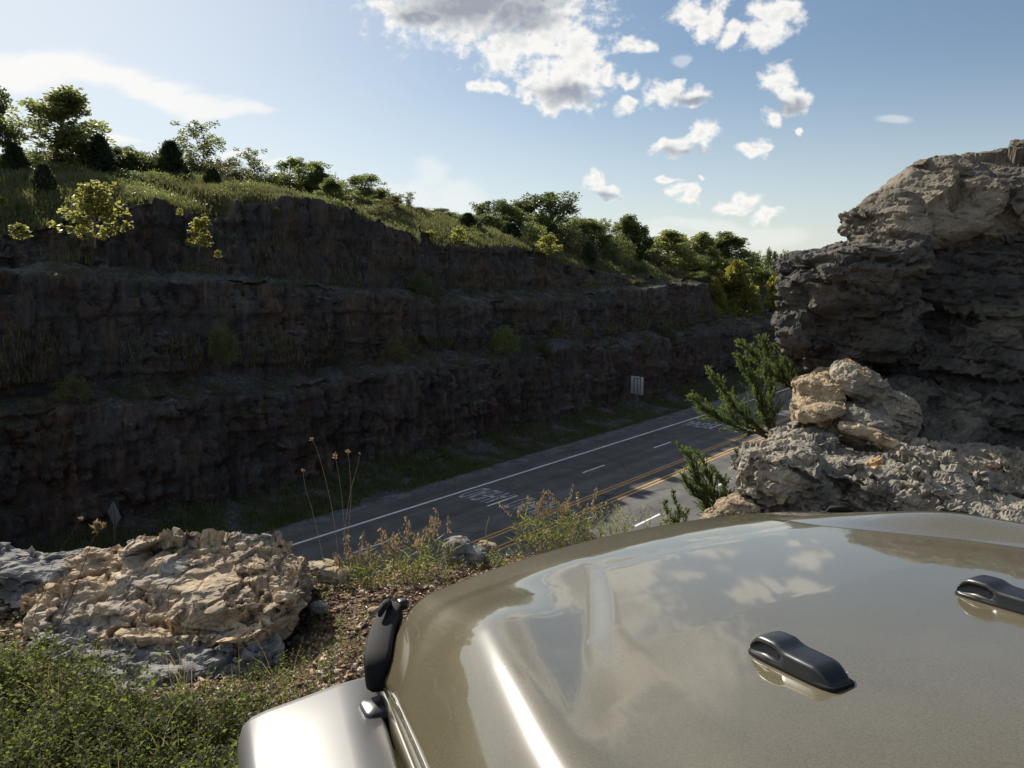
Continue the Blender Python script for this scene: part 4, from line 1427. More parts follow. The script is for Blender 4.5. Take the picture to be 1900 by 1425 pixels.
# gravel: thousands of chips, nobody could count them
def gravel(name, n, region, size, mat, label, seed):
    g = np.random.default_rng(seed)
    bm = bmesh.new(); bmesh.ops.create_icosphere(bm, subdivisions=1, radius=1)
    bmesh.ops.dissolve_limit(bm, angle_limit=0.01, verts=bm.verts, edges=bm.edges)
    bm.clear(); bmesh.ops.create_cube(bm, size=1.5); bmesh.ops.triangulate(bm, faces=bm.faces)
    bv = np.array([v.co[:] for v in bm.verts]); bf = np.array([[v.index for v in f.verts] for f in bm.faces]); bm.free()
    xy = region(g, n); n = len(xy)
    z = near_z(xy[:, 0], xy[:, 1])
    r = size[0] * (size[1] / size[0]) ** (g.random(n) ** 3.0)
    V = np.zeros((n, len(bv), 3))
    jit = 1 + 1.1 * (g.random((n, len(bv))) - 0.5)
    ax = np.stack([np.ones(n), 0.55 + 0.4 * g.random(n), 0.18 + 0.4 * g.random(n)], 1)
    ang = g.random(n) * 6.283; tl = (g.random(n) - 0.5) * 1.3
    b = bv[None] * jit[..., None] * ax[:, None, :] * r[:, None, None]
    cx, sx = np.cos(tl)[:, None], np.sin(tl)[:, None]
    b = np.stack([b[..., 0] * cx - b[..., 2] * sx, b[..., 1], b[..., 0] * sx + b[..., 2] * cx], -1)
    ca, sa = np.cos(ang)[:, None], np.sin(ang)[:, None]
    V[..., 0] = b[..., 0] * ca - b[..., 1] * sa + xy[:, 0:1]
    V[..., 1] = b[..., 0] * sa + b[..., 1] * ca + xy[:, 1:2]
    V[..., 2] = b[..., 2] + z[:, None] + r[:, None] * 0.12
    Fc = bf[None] + (np.arange(n) * len(bv))[:, None, None]
    o = link(name, mesh_np(name, V.reshape(-1, 3), Fc.reshape(-1, 3), mat))
    tag(o, label, 'gravel', kind='stuff')


def mat_chips():
    m, t, b = material('gravel_chips')
    b.inputs['Roughness'].default_value = 0.9
    b.inputs['Specular IOR Level'].default_value = 0.2
    geo = t.new('ShaderNodeNewGeometry')
    c = t.ramp(geo.outputs['Random Per Island'], [(0.0, (0.06, 0.04, 0.03)), (0.25, (0.15, 0.085, 0.05)), (0.45, (0.28, 0.155, 0.085)), (0.62, (0.16, 0.14, 0.125)), (0.8, (0.38, 0.27, 0.17)), (1.0, (0.45, 0.40, 0.33))])
    f = t.noise(coords(t), 120, 5, 0.7)
    t.put(b.inputs['Base Color'], t.mix(0.5, c, t.ramp(f, [(0.3, 0.2), (0.7, 0.85)]), 'OVERLAY'))
    bump(t, b, f, 0.8, 0.006)
    return m


M['chips'] = mat_chips()


def reg_rim(g, n):
    x = g.uniform(-1.6, 1.6, n); y = g.uniform(2.4, 5.4, n)
    s, l = to_sl(x, y)
    d = np.interp(s, LRS, LRL) - l
    ok = (d > -0.35) & (g.random(n) < 0.25 + 0.75 * smooth(x, -1.5, -0.9))
    return np.stack([x, y], 1)[ok]


def reg_left(g, n):
    x = g.uniform(-3.2, -1.2, n); y = g.uniform(3.0, 4.3, n)
    return np.stack([x, y], 1)


gravel('gravel', 60000, reg_rim, (0.003, 0.022), M['chips'], 'reddish gravel and chips between the flaky slab and the hood', 5)
gravel('gravel', 14000, reg_left, (0.004, 0.026), M['chips'], 'brown stone chips at the foot of the left rocks', 6)
# ------------------------------------------------------------------ vegetation
M['bark'] = simple('bark', (0.10, 0.08, 0.062), 0.95, 0, 0.2, noise=0.4, nscale=8)
M['grey_bark'] = simple('pale_bark', (0.20, 0.18, 0.15), 0.95, 0, 0.2, noise=0.4, nscale=8)
M['twig'] = simple('dry_twig', (0.38, 0.30, 0.20), 0.9, 0, 0.2, noise=0.3, nscale=60)
M['leaf_mid'] = leafmat('leaf_mid_green', (0.105, 0.128, 0.050), (0.28, 0.32, 0.085), 0.46)
M['leaf_dark'] = leafmat('leaf_dark_green', (0.072, 0.092, 0.040), (0.19, 0.23, 0.065), 0.42)
M['leaf_light'] = leafmat('leaf_light_green', (0.125, 0.142, 0.058), (0.38, 0.41, 0.11), 0.50)
M['leaf_olive'] = leafmat('leaf_olive', (0.11, 0.108, 0.052), (0.26, 0.25, 0.08), 0.40)
M['leaf_yellow'] = leafmat('leaf_yellow_green', (0.14, 0.145, 0.042), (0.44, 0.43, 0.10), 0.56, 0.30)
M['cedar'] = leafmat('cedar_green', (0.046, 0.063, 0.036), (0.09, 0.115, 0.045), 0.30)
M['juniper'] = leafmat('juniper_green', (0.072, 0.108, 0.036), (0.19, 0.26, 0.06), 0.42, 0.5, 7)
M['shrub_leaf'] = leafmat('ground_cover_leaf', (0.072, 0.102, 0.028), (0.24, 0.29, 0.055), 0.42, 0.6, 3, warm=(0.125, 0.125, 0.045))
M['weed_leaf'] = leafmat('weed_leaf', (0.13, 0.145, 0.045), (0.32, 0.34, 0.08), 0.45, 0.4, 6)
M['hay'] = leafmat('dry_grass_blade', (0.20, 0.17, 0.085), (0.35, 0.30, 0.12), 0.4, 0.4, 3)
M['hill_blade'] = leafmat('hill_grass_blade', (0.088, 0.092, 0.042), (0.20, 0.20, 0.075), 0.45, 0.55, 0.22)
M['seed'] = leafmat('seed_head', (0.28, 0.215, 0.14), (0.3, 0.22, 0.12), 0.4, 0.3, 5)
M['litter'] = leafmat('leaf_litter', (0.20, 0.11, 0.055), (0.2, 0.1, 0.04), 0.15, 0.6, 25)


def branch_pts(p0, d, length, n, droop, g, wob=0.12):
    pts = [np.array(p0, float)]
    d = np.array(d, float) / np.linalg.norm(d)
    for i in range(n):
        d = d + g.normal(size=3) * wob + np.array([0, 0, droop])
        d /= np.linalg.norm(d)
        pts.append(pts[-1] + d * length / n)
    return np.array(pts)


def clump_leaves(cs, rad, per, L, W, g, flat=0.95, up=0.4):
    cs = np.asarray(cs, float)
    rad = np.broadcast_to(np.asarray(rad, float), (len(cs),))
    n = len(cs) * per
    c = np.repeat(cs, per, 0)
    r = np.repeat(rad, per)
    v = g.normal(size=(n, 3)); v /= np.linalg.norm(v, axis=1)[:, None]
    v *= (g.random(n) ** 0.45)[:, None]
    pos = c + v * r[:, None] * np.array([1, 1, flat])
    d = g.normal(size=(n, 3)) * 0.7 + v
    nr = g.normal(size=(n, 3)) + np.array([0, 0, up]) + v * 0.6
    sz = 0.7 + 0.6 * g.random(n)
    return leaf_quads(pos, d, nr, L * sz, W * sz)


def broadleaf(seed, width=0.36, base=0.12, shape='oval', nlimb=15, per=60, cr=0.075, leaf=0.034, keep=1.0):
    """unit-height broadleaf tree; returns trunk mesh builder and (verts, quads) of the crown"""
    g = np.random.default_rng(seed)
    tr = MB()
    tp = branch_pts((0, 0, -0.03), (0, 0, 1), 0.97, 9, 0.05, g, 0.05)
    tr.tube(tp, np.linspace(0.020, 0.003, len(tp)), 7)
    cl, rr = [], []
    for i in range(nlimb):
        h = base + (0.90 - base) * (i + g.random() * 0.7) / nlimb
        f = h * (len(tp) - 1); k = int(min(f, len(tp) - 2)); p0 = tp[k] + (tp[k + 1] - tp[k]) * (f - k)
        u = (h - base) / (1 - base)
        if shape == 'oval': pr = math.sin(math.pi * (0.16 + 0.80 * u)) ** 0.8
        elif shape == 'cone': pr = (1 - u) ** 0.75 * 0.95 + 0.10
        else: pr = 0.45 + 0.65 * u if u < 0.75 else 1.0 - 0.5 * (u - 0.75) / 0.25
        ln = width * pr * (0.75 + 0.5 * g.random())
        a = i * 2.4 + g.normal() * 0.4
        el_ = -0.12 + 1.15 * u + g.normal() * 0.15
        d = (math.cos(a) * math.cos(el_), math.sin(a) * math.cos(el_), math.sin(el_))
        lp = branch_pts(p0, d, ln, 5, 0.02, g, 0.16)
        tr.tube(lp, np.linspace(0.0085 * (1 - 0.55 * u), 0.0015, len(lp)), 5, cap=False)
        cl += [lp[-1], lp[-1] * 0.55 + lp[-2] * 0.45 + g.normal(size=3) * 0.02, lp[3] + g.normal(size=3) * 0.03]
        rr += [cr * (0.8 + 0.5 * g.random()), cr, cr * 0.85]
        for m in range(3):
            q = lp[2 + m % 3]
            d2 = (lp[-1] - p0) / (np.linalg.norm(lp[-1] - p0) + 1e-6) + g.normal(size=3) * 0.75
            sp = branch_pts(q, d2, ln * 0.45 + 0.03, 3, 0.03, g, 0.15)
            tr.tube(sp, np.linspace(0.003, 0.001, len(sp)), 4, cap=False)
            cl.append(sp[-1]); rr.append(cr * (0.6 + 0.5 * g.random()))
    cl.append(tp[-1]); rr.append(cr * 0.9); cl.append(tp[-2]); rr.append(cr)
    cl = np.array(cl); rr = np.array(rr)
    if keep < 1:
        k = g.random(len(cl)) < keep
        cl, rr = cl[k], rr[k]
    v, q = clump_leaves(cl, rr, per, leaf, leaf * 0.75, g)
    return tr, v, q


def conifer(seed, width=0.30, rounded=0.7, n=170, per=34, leaf=0.032):
    g = np.random.default_rng(seed)
    tr = MB()
    tp = branch_pts((0, 0, -0.03), (0, 0, 1), 1.0, 7, 0.05, g, 0.03)
    tr.tube(tp, np.linspace(0.022, 0.003, len(tp)), 7)
    cl, rr, dd = [], [], []
    for i in range(n):
        h = 0.03 + 0.93 * g.random() ** 1.15
        r = width * (1 - h) ** rounded * (0.35 + 0.75 * g.random()) * (0.7 + 0.3 * smooth(h, 0, 0.15))
        a = g.random() * 6.283
        x = np.array([math.cos(a) * r, math.sin(a) * r, h + 0.12 * r])
        f = max(0, (h - 0.06)) * (len(tp) - 1); k = int(min(f, len(tp) - 2)); p0 = tp[k] + (tp[k + 1] - tp[k]) * (f - k)
        if i % 2 == 0:
            tr.tube(np.stack([p0, (p0 + x) / 2 - np.array([0, 0, 0.01]), x]), [0.004, 0.003, 0.001], 4, cap=False)
        cl.append(x); rr.append(0.035 + 0.03 * g.random()); dd.append(np.array([math.cos(a), math.sin(a), 0.9]))
    cl = np.array(cl); nn = len(cl) * per
    c = np.repeat(cl, per, 0); d = np.repeat(np.array(dd), per, 0) + g.normal(size=(nn, 3)) * 0.55
    pos = c + g.normal(size=(nn, 3)) * np.repeat(rr, per)[:, None] * 0.62
    v, q = leaf_quads(pos, d, g.normal(size=(nn, 3)), leaf * (0.6 + 0.8 * g.random(nn)), leaf * 0.45)
    return tr, v, q


def bush(seed, n=60, per=60, leaf=0.055, wid=0.62):
    g = np.random.default_rng(seed)
    tr = MB()
    cl, rr = [], []
    for i in range(n):
        a = g.random() * 6.283; e = math.asin(g.random() ** 0.8); r = (0.45 + 0.55 * g.random() ** 0.5)
        p = np.array([math.cos(a) * math.cos(e) * wid * r, math.sin(a) * math.cos(e) * wid * r, 0.05 + 0.87 * math.sin(e) * r])
        if i % 3 == 0:
            st = np.array([math.cos(a) * 0.04, math.sin(a) * 0.04, -0.04])
            tr.tube(np.stack([st, st * 0.4 + p * 0.5, p]), [0.014, 0.009, 0.003], 5, cap=False)
        cl.append(p); rr.append(0.13 + 0.07 * g.random())
    v, q = clump_leaves(cl, rr, per, leaf, leaf * 0.65, g)
    return tr, v, q


def sapling(seed, width=0.34, n=16, per=16, leaf=0.085):
    g = np.random.default_rng(seed)
    tr = MB()
    tp = branch_pts((0, 0, -0.02), (0, 0, 1), 1.0, 7, 0.05, g, 0.05)
    tr.tube(tp, np.linspace(0.013, 0.003, len(tp)), 6)
    cl, rr = [], []
    for i in range(n):
        h = 0.10 + 0.82 * (i + g.random() * 0.5) / n
        f = h * (len(tp) - 1); k = int(min(f, len(tp) - 2)); p0 = tp[k] + (tp[k + 1] - tp[k]) * (f - k)
        ln = width * (1.0 - 0.72 * h) * (0.75 + 0.5 * g.random())
        a = i * 2.4 + g.normal() * 0.3
        lp = branch_pts(p0, (math.cos(a), math.sin(a), 0.45), ln, 4, 0.0, g, 0.12)
        tr.tube(lp, np.linspace(0.005, 0.0012, len(lp)), 4, cap=False)
        for t_ in (0.45, 0.75, 1.0):
            cl.append(p0 + (lp[-1] - p0) * t_); rr.append(0.045 + 0.02 * g.random())
    cl.append(tp[-1]); rr.append(0.05)
    v, q = clump_leaves(cl, rr, per, leaf, leaf * 0.85, g, up=0.9)
    return tr, v, q


PROTO = {}


def proto(key, gen, leafm, barkm):
    tr, v, q = gen
    PROTO[key] = (tr.mesh(key + '_trunk', barkm, True), mesh_np(key + '_crown', v, q, leafm))


proto('oval1', broadleaf(1, 0.34, 0.03, 'oval', 24, 58, 0.078), M['leaf_mid'], M['bark'])
proto('oval2', broadleaf(2, 0.42, 0.02, 'oval', 24, 62, 0.088), M['leaf_dark'], M['bark'])
proto('tall', broadleaf(3, 0.29, 0.04, 'cone', 30, 50, 0.062, 0.027), M['leaf_light'], M['grey_bark'])
proto('tall2', broadleaf(9, 0.30, 0.02, 'cone', 28, 56, 0.070, 0.030), M['leaf_mid'], M['grey_bark'])
proto('airy', broadleaf(4, 0.44, 0.06, 'vase', 20, 38, 0.070, 0.036, 0.78), M['leaf_mid'], M['bark'])
proto('airy2', broadleaf(5, 0.40, 0.04, 'vase', 20, 42, 0.074, 0.038, 0.8), M['leaf_olive'], M['bark'])
proto('dark', broadleaf(6, 0.24, 0.02, 'oval', 24, 64, 0.078), M['leaf_dark'], M['bark'])
proto('syc', broadleaf(7, 0.32, 0.02, 'cone', 22, 50, 0.075, 0.040), M['leaf_light'], M['grey_bark'])
proto('sycy', broadleaf(8, 0.34, 0.02, 'cone', 20, 46, 0.078, 0.046), leafmat('leaf_yellowing', (0.115, 0.120, 0.030), (0.36, 0.34, 0.05), 0.5, 0.35), M['grey_bark'])
proto('cedar', conifer(11, 0.30, 0.9, 300, 40, 0.050), M['cedar'], M['bark'])
proto('cedar2', conifer(12, 0.40, 0.95, 330, 40, 0.055), M['cedar'], M['bark'])
proto('cedarball', conifer(13, 0.44, 0.5, 240, 40, 0.070), M['cedar'], M['bark'])
proto('bush', bush(21), M['leaf_mid'], M['bark'])
proto('bushd', bush(22), M['leaf_dark'], M['bark'])
proto('busho', bush(23, 50, 50), M['leaf_olive'], M['bark'])
proto('sapl', sapling(31, 0.42, 34, 17, 0.052), M['leaf_yellow'], M['grey_bark'])
proto('sapl2', sapling(32, 0.36, 18, 13, 0.078), M['leaf_yellow'], M['grey_bark'])
NOM_W = dict(oval1=0.70, oval2=0.84, tall=0.50, tall2=0.56, airy=0.85, airy2=0.78, dark=0.54, syc=0.62, sycy=0.66, cedar=0.50, cedar2=0.68, cedarball=0.86, bush=1.36, bushd=1.36, busho=1.36, sapl=0.62, sapl2=0.60)
KIND = dict(oval1='broadleaf_tree', oval2='broadleaf_tree', tall='broadleaf_tree', tall2='broadleaf_tree', airy='broadleaf_tree', airy2='broadleaf_tree', dark='broadleaf_tree', syc='broadleaf_tree', sycy='broadleaf_tree',
            cedar='cedar_tree', cedar2='cedar_tree', cedarball='cedar_bush', bush='shrub', bushd='shrub', busho='shrub', sapl='sapling', sapl2='sapling')


def put_tree(key, base, height, width, label, group=None, rz=None):
    base = Vector(base)
    e = empty(KIND[key], base, random.random() * 6.283 if rz is None else rz)
    sx = width / NOM_W[key]
    e.scale = (sx, sx, height)
    cat = 'tree' if KIND[key].endswith('tree') else ('sapling' if KIND[key] == 'sapling' else 'bush')
    tag(e, label, cat, group)
    a, b = PROTO[key]
    link('trunk' if cat != 'bush' else 'stems', a, e)
    link('crown' if cat != 'bush' else 'foliage', b, e)
    return e


def hill_tree(px, top, wpx, l, key, label, base=None):
    """px, top, wpx: middle, top and width in photo pixels; l: distance across the road"""
    P = at_l(px, top, l)
    t = l / (ray(px, top)[0] * N[0] + ray(px, top)[1] * N[1])
    z0 = float(ground_far(P.x, P.y)[0]) - 0.1
    if base is not None: z0 = at_l(px, base, l).z
    put_tree(key, (P.x, P.y, z0), max(0.5, P.z - z0), wpx / F * t * (1.28 if not key.startswith('cedar') else 0.9), label, 'thicket bushes on the hill crest' if 'thicket' in label else ('trees along the hill crest' if l > 55 else None))


TREES = [
    (-12, 138, 62, 66, 'dark', 'tall dark tree cut off by the left picture edge'),
    (84, 156, 118, 69, 'tall', 'tallest pale green tree at the left end of the hill crest'),
    (25, 268, 58, 65, 'cedar2', 'dark cedar below the tallest pale green tree'),
    (135, 262, 40, 70, 'airy', 'thin light tree right beside the tallest pale green tree'),
    (184, 252, 62, 66, 'cedar2', 'pointed dark cedar right of the tallest tree, broad at its foot'),
    (222, 276, 44, 70, 'oval2', 'small dark round tree just right of the pointed dark cedar'),
    (256, 280, 60, 71, 'oval1', 'green tree between the pointed dark cedar and the tall dark cedar'),
    (316, 262, 62, 66, 'cedar', 'tall dark cedar in front of the wide airy tree'),
    (376, 253, 92, 70, 'airy', 'wide airy tree with sky showing through its branches'),
    (345, 328, 36, 62, 'cedarball', 'low dark bush left of the round cedar bush'),
    (424, 302, 55, 71, 'airy2', 'olive tree behind the round cedar bush'),
    (462, 294, 66, 72, 'airy', 'spreading open tree left of the gap in the hill crest'),
    (507, 332, 38, 72, 'airy2', 'low thin shrubby tree beside the gap in the hill crest'),
    (549, 292, 66, 64, 'oval1', 'rounded green tree left of the narrow dark tree'),
    (590, 308, 34, 62, 'dark', 'narrow dark tree above the twin rock humps'),
    (618, 330, 44, 57, 'tall2', 'slender green tree rising from the rim right of the narrow dark tree'),
    (662, 324, 66, 64, 'oval1', 'full round tree above the square rock block on the rim'),
    (696, 350, 26, 66, 'dark', 'small dark tree touching the full round tree'),
    (728, 366, 50, 62, 'airy2', 'low open bushy tree on the grass slope'),
    (753, 362, 28, 64, 'airy', 'small spindly tree at the middle of the slope'),
    (784, 386, 22, 62, 'airy2', 'tiny shrubby tree alone on the skyline'),
    (822, 388, 36, 64, 'oval2', 'low dark rounded tree on the middle skyline'),
    (868, 396, 50, 58, 'cedar2', 'dark spreading cedar left of the dense tree group'),
    (902, 400, 50, 60, 'oval1', 'low green tree left of the dense tree group'),
    (928, 376, 66, 62, 'oval2', 'dark round tree at the left of the dense tree group'),
    (975, 374, 66, 65, 'oval1', 'middle green tree of the dense tree group'),
    (1024, 364, 92, 62, 'oval2', 'biggest dark tree of the dense tree group'),
    (1075, 405, 40, 66, 'dark', 'small dark tree behind the biggest dark tree'),
    (1098, 410, 60, 61, 'oval1', 'green tree right of the dense tree group'),
    (1127, 418, 42, 62, 'airy', 'pale thin tree beside the open twin-topped tree'),
    (1160, 397, 54, 63, 'tall2', 'open twin-topped tree with sky showing through it'),
    (1189, 406, 48, 62, 'dark', 'dark pointed tree right of the open twin-topped tree'),
    (1238, 425, 72, 60, 'syc', 'pale leafy tree at the left of the right-hand tree row'),
    (1280, 445, 34, 63, 'dark', 'dark narrow tree inside the right-hand tree row'),
    (1308, 429, 52, 60, 'syc', 'middle leafy tree of the right-hand tree row'),
    (1357, 429, 74, 60, 'tall2', 'last dark green tree of the right-hand tree row'),
]
for px, top, wp, l, key, lab in TREES:
    hill_tree(px, top, wp, l, key, lab)

BUSHES = [
    (78, 303, 50, 57, 'cedarball', 'round dark cedar bush standing in the grass at the left'),
    (393, 312, 40, 59, 'cedarball', 'round dark cedar bush at the grass edge below the airy tree'),
    (618, 368, 40, 52.5, 'bush', 'green bush on the rim left of the square rock block'),
    (946, 413, 46, 56, 'cedarball', 'dark bush at the foot of the dense tree group'),
    (990, 412, 66, 56.5, 'bush', 'wide green bush below the biggest dark tree'),
    (1062, 424, 78, 57, 'busho', 'olive brown bush between the tree group and the cedar bush'),
    (1093, 450, 34, 53, 'cedarball', 'upright dark cedar bush on the lower grass slope'),
    (1130, 448, 36, 57, 'bushd', 'dark bush below the open twin-topped tree'),
    (1196, 482, 42, 51.5, 'bushd', 'dark bush hanging at the rim above the second bench'),
    (1240, 490, 50, 54, 'busho', 'tawny bush below the right-hand tree row'),
    (1292, 502, 52, 53, 'bush', 'round grey green bush at the end of the rock cut'),
    (875, 428, 40, 55, 'bush', 'low green bush above the flat-topped rim'),
    (700, 375, 60, 57, 'busho', 'low brownish bush under the small dark tree'),
    (1165, 470, 30, 53.5, 'busho', 'small yellowish bush on the grass above the second bench'),
    (230, 312, 60, 63, 'bushd', 'dark undergrowth bush below the pointed dark cedar'),
    (290, 318, 60, 64, 'bush', 'undergrowth bush left of the tall dark cedar'),
    (120, 300, 80, 64, 'busho', 'broad undergrowth bush at the foot of the tallest pale green tree'),
    (370, 318, 60, 66, 'bush', 'undergrowth bush behind the round cedar bush at the airy tree'),
    (430, 335, 60, 68, 'busho', 'olive undergrowth bush under the spreading open tree'),
    (0, 290, 46, 65, 'bushd', 'dark bush at the foot of the cut off tree at the left edge'),
    (1005, 400, 90, 62, 'bushd', 'dark undergrowth bush in the middle of the dense tree group'),
    (1145, 440, 60, 61, 'bush', 'undergrowth bush between the two right-hand open trees'),
    (1215, 465, 60, 59, 'busho', 'tawny undergrowth bush left of the right-hand tree row'),
    (1275, 470, 80, 59, 'bush', 'green undergrowth bush in front of the right-hand tree row'),
    (1335, 475, 80, 59, 'bushd', 'dark undergrowth bush at the right end of the tree row'),
    (640, 355, 60, 63, 'bush', 'green undergrowth bush between the narrow and the full round tree'),
    (905, 420, 60, 60, 'bushd', 'dark undergrowth bush left of the dense tree group'),
]
for px, top, wp, l, key, lab in BUSHES:
    hill_tree(px, top, wp, l, key, lab)

g = np.random.default_rng(90)
for px, top in [(55, 290), (112, 292), (150, 285), (205, 290), (240, 292), (275, 296), (300, 292), (335, 300), (360, 296), (400, 305), (445, 322), (485, 334), (520, 338), (575, 330), (605, 336), (680, 352), (712, 362), (850, 398), (885, 404), (950, 392), (1055, 405), (1080, 412), (1260, 452), (1330, 452)]:
    hill_tree(px, top - (16 if px < 530 else 8) + g.uniform(-8, 6), 60 + 26 * g.random(), 69 if px < 800 else 63, ['bush', 'bushd', 'busho', 'oval1'][g.integers(0, 4)], 'leafy bush of the thicket filling the gaps along the hill crest')

# yellow-lit young trees on the edge of the cut: middle x, top, foot, width, l, kind
SAPS = [(168, 333, 458, 104, 47.5, 'sapl', 'large backlit yellow green sapling in front of the cut at the left'),
        (366, 398, 466, 50, 47.5, 'sapl2', 'medium backlit yellow sapling below the grassy dip in the rim'),
        (40, 414, 447, 42, 47.5, 'sapl2', 'small yellow sapling at the far left of the cut'),
        (5, 364, 386, 26, 53, 'sapl2', 'tiny yellow sapling in the grass at the left picture edge'),
        (332, 386, 402, 14, 50, 'sapl2', 'tiny bright sapling on the rim above the medium sapling'),
        (513, 385, 398, 14, 50, 'sapl2', 'tiny yellow sapling below the long rock hump'),
        (847, 420, 462, 34, 52, 'sapl2', 'yellow sapling standing on the rim at mid picture'),
        (800, 427, 446, 30, 51, 'sapl2', 'small yellow sapling left of the rim sapling'),
        (1015, 436, 478, 46, 51, 'sapl', 'yellow green sapling beside the square end of the rim'),
        (405, 464, 480, 16, 46.5, 'sapl2', 'tiny faint sapling below the medium yellow sapling')]
for px, top, foot, wp, l, key, lab in SAPS:
    P = at_l(px, top, l); Q = at_l(px, foot, l)
    t = l / (ray(px, top)[0] * N[0] + ray(px, top)[1] * N[1])
    put_tree(key, (P.x, P.y, Q.z), P.z - Q.z, wp / F * t, lab, 'yellow saplings on the rock cut')

# leafy trees where the cut ends, and shaded shrubs on its benches
ENDS = [(1375, 483, 612, 84, 50, 'sycy', 'broad yellow green tree at the end of the rock cut'),
        (1328, 514, 600, 52, 50, 'sycy', 'small yellow brown tree at the corner of the rock cut'),
        (1440, 513, 612, 66, 49, 'sycy', 'yellow green tree half hidden behind the dark boulder'),
        (1420, 500, 600, 60, 56, 'oval1', 'dark green tree behind the yellow green trees')]
for px, top, foot, wp, l, key, lab in ENDS:
    P = at_l(px, top, l); Q = at_l(px, foot, l)
    t = l / (ray(px, top)[0] * N[0] + ray(px, top)[1] * N[1])
    put_tree(key, (P.x, P.y, Q.z), P.z - Q.z, wp / F * t, lab, 'trees at the end of the rock cut')
for px, top, foot, wp, l, key, lab in [(412, 598, 668, 60, 44.3, 'bush', 'shaded bush on the lower bench at the left'),
                                       (130, 690, 745, 70, 44.3, 'busho', 'shaded shrub on the lower bench near the left edge'),
                                       (935, 600, 660, 66, 44.4, 'bush', 'shaded green bush on the lower bench at mid picture'),
                                       (735, 620, 680, 60, 44.4, 'busho', 'shaded rusty shrub on the lower bench left of the green one'),
                                       (1010, 628, 662, 40, 44.2, 'bushd', 'dark shrub on the lower bench right of the green one'),
                                       (780, 500, 552, 60, 48.2, 'bushd', 'dark shrub on the upper bench below the rim'),
                                       (1240, 600, 632, 40, 44.3, 'bushd', 'small dark shrub on the lower bench above the road sign')]:
    P = at_l(px, top, l); Q = at_l(px, foot, l)
    t = l / (ray(px, top)[0] * N[0] + ray(px, top)[1] * N[1])
    put_tree(key, (P.x, P.y, Q.z), P.z - Q.z, wp / F * t, lab, 'shrubs on the rock benches')
for px, top, wp, dist, lab in [(1398, 478, 50, 190, 'far dark tree left of the pointed far tree'), (1428, 471, 34, 200, 'pointed far dark tree on the horizon'), (1458, 476, 34, 195, 'far dark tree touching the dark boulder'),
                               (1372, 486, 44, 210, 'far dark tree behind the yellow green tree')]:
    P = at_t(px, top, dist)
    put_tree('oval2', (P.x, P.y, -10.0), P.z + 10.0, wp / F * dist, lab, 'far trees on the horizon')


# grass on the far hill: no one could count it
def blades(name, xy, z, hgt, wid, mat, label, per=5, spread=0.12, lean=0.35, seed=3, cat='grass'):
    g = np.random.default_rng(seed)
    n = len(xy) * per
    x = np.repeat(xy[:, 0], per) + g.normal(size=n) * spread
    y = np.repeat(xy[:, 1], per) + g.normal(size=n) * spread
    zz = np.repeat(z, per); h = np.repeat(hgt, per) * (0.6 + 0.6 * g.random(n))
    a = g.random(n) * 6.283; b = g.random(n) * 6.283; ln = lean * g.random(n)
    w_ = wid * (0.7 + 0.6 * g.random(n))
    ux, uy = np.cos(a) * w_, np.sin(a) * w_
    dx, dy = np.cos(b) * ln * h, np.sin(b) * ln * h
    v = np.stack([np.stack([x - ux, y - uy, zz], 1), np.stack([x + ux, y + uy, zz], 1), np.stack([x + dx * 0.45 + ux * 0.7, y + dy * 0.45 + uy * 0.7, zz + h * 0.6], 1), np.stack([x + dx, y + dy, zz + h], 1),
                  np.stack([x + dx * 0.45 - ux * 0.7, y + dy * 0.45 - uy * 0.7, zz + h * 0.6], 1)], 1).reshape(-1, 3)
    i = np.arange(n) * 5
    q = np.stack([i, i + 1, i + 2, i + 4], 1); t = np.stack([i + 4, i + 2, i + 3], 1)
    o = link(name, mesh_np(name, v, [q, t], mat))
    tag(o, label, cat, kind='stuff')
    return o


def surf_points(V, n, g, maxl=None):
    """random points on a grid surface V (i, j, 3), denser where the cells are bigger"""
    a = np.linalg.norm(np.cross(V[1:, :-1] - V[:-1, :-1], V[:-1, 1:] - V[:-1, :-1]), axis=2)
    # nearer stations get more blades
    d = np.linalg.norm(V[:-1, :-1, :2], axis=2)
    w_ = a / np.maximum(d, 30) ** 1.2
    w_ = (w_ / w_.sum()).ravel()
    k = g.choice(len(w_), n, p=w_)
    i, j = np.unravel_index(k, a.shape)
    u, v = g.random(n)[:, None], g.random(n)[:, None]
    return (V[i, j] * (1 - u) + V[i + 1, j] * u) * (1 - v) + (V[i, j + 1] * (1 - u) + V[i + 1, j + 1] * u) * v


gg = np.random.default_rng(77)
hp = surf_points(hill_v[20:, 2:42], 62000, gg)
hn = fbm(hp / np.array([4.0, 4.0, 40]), 88, 4)
blades('hill_grass', hp[:, :2], hp[:, 2] - 0.05, 0.34 + 0.30 * np.clip(hn + 0.35, 0, 1.2), 0.030, M['hill_blade'], 'long green and tawny grass covering the far hillside', per=4, spread=0.22, lean=0.5)
hp2 = surf_points(hill_v[20:, 3:38], 5000, gg)
k = fbm(hp2 / np.array([5.0, 5.0, 50]), 95, 3) > 0.05
cv, cq = clump_leaves(hp2[k] + np.array([0, 0, 0.35]), 0.32, 12, 0.16, 0.06, gg, flat=1.2)
tag(link('hill_weeds', mesh_np('hill_weeds', cv, cq, M['leaf_mid'])), 'green weeds growing through the grass of the far hillside', 'weeds', kind='stuff')
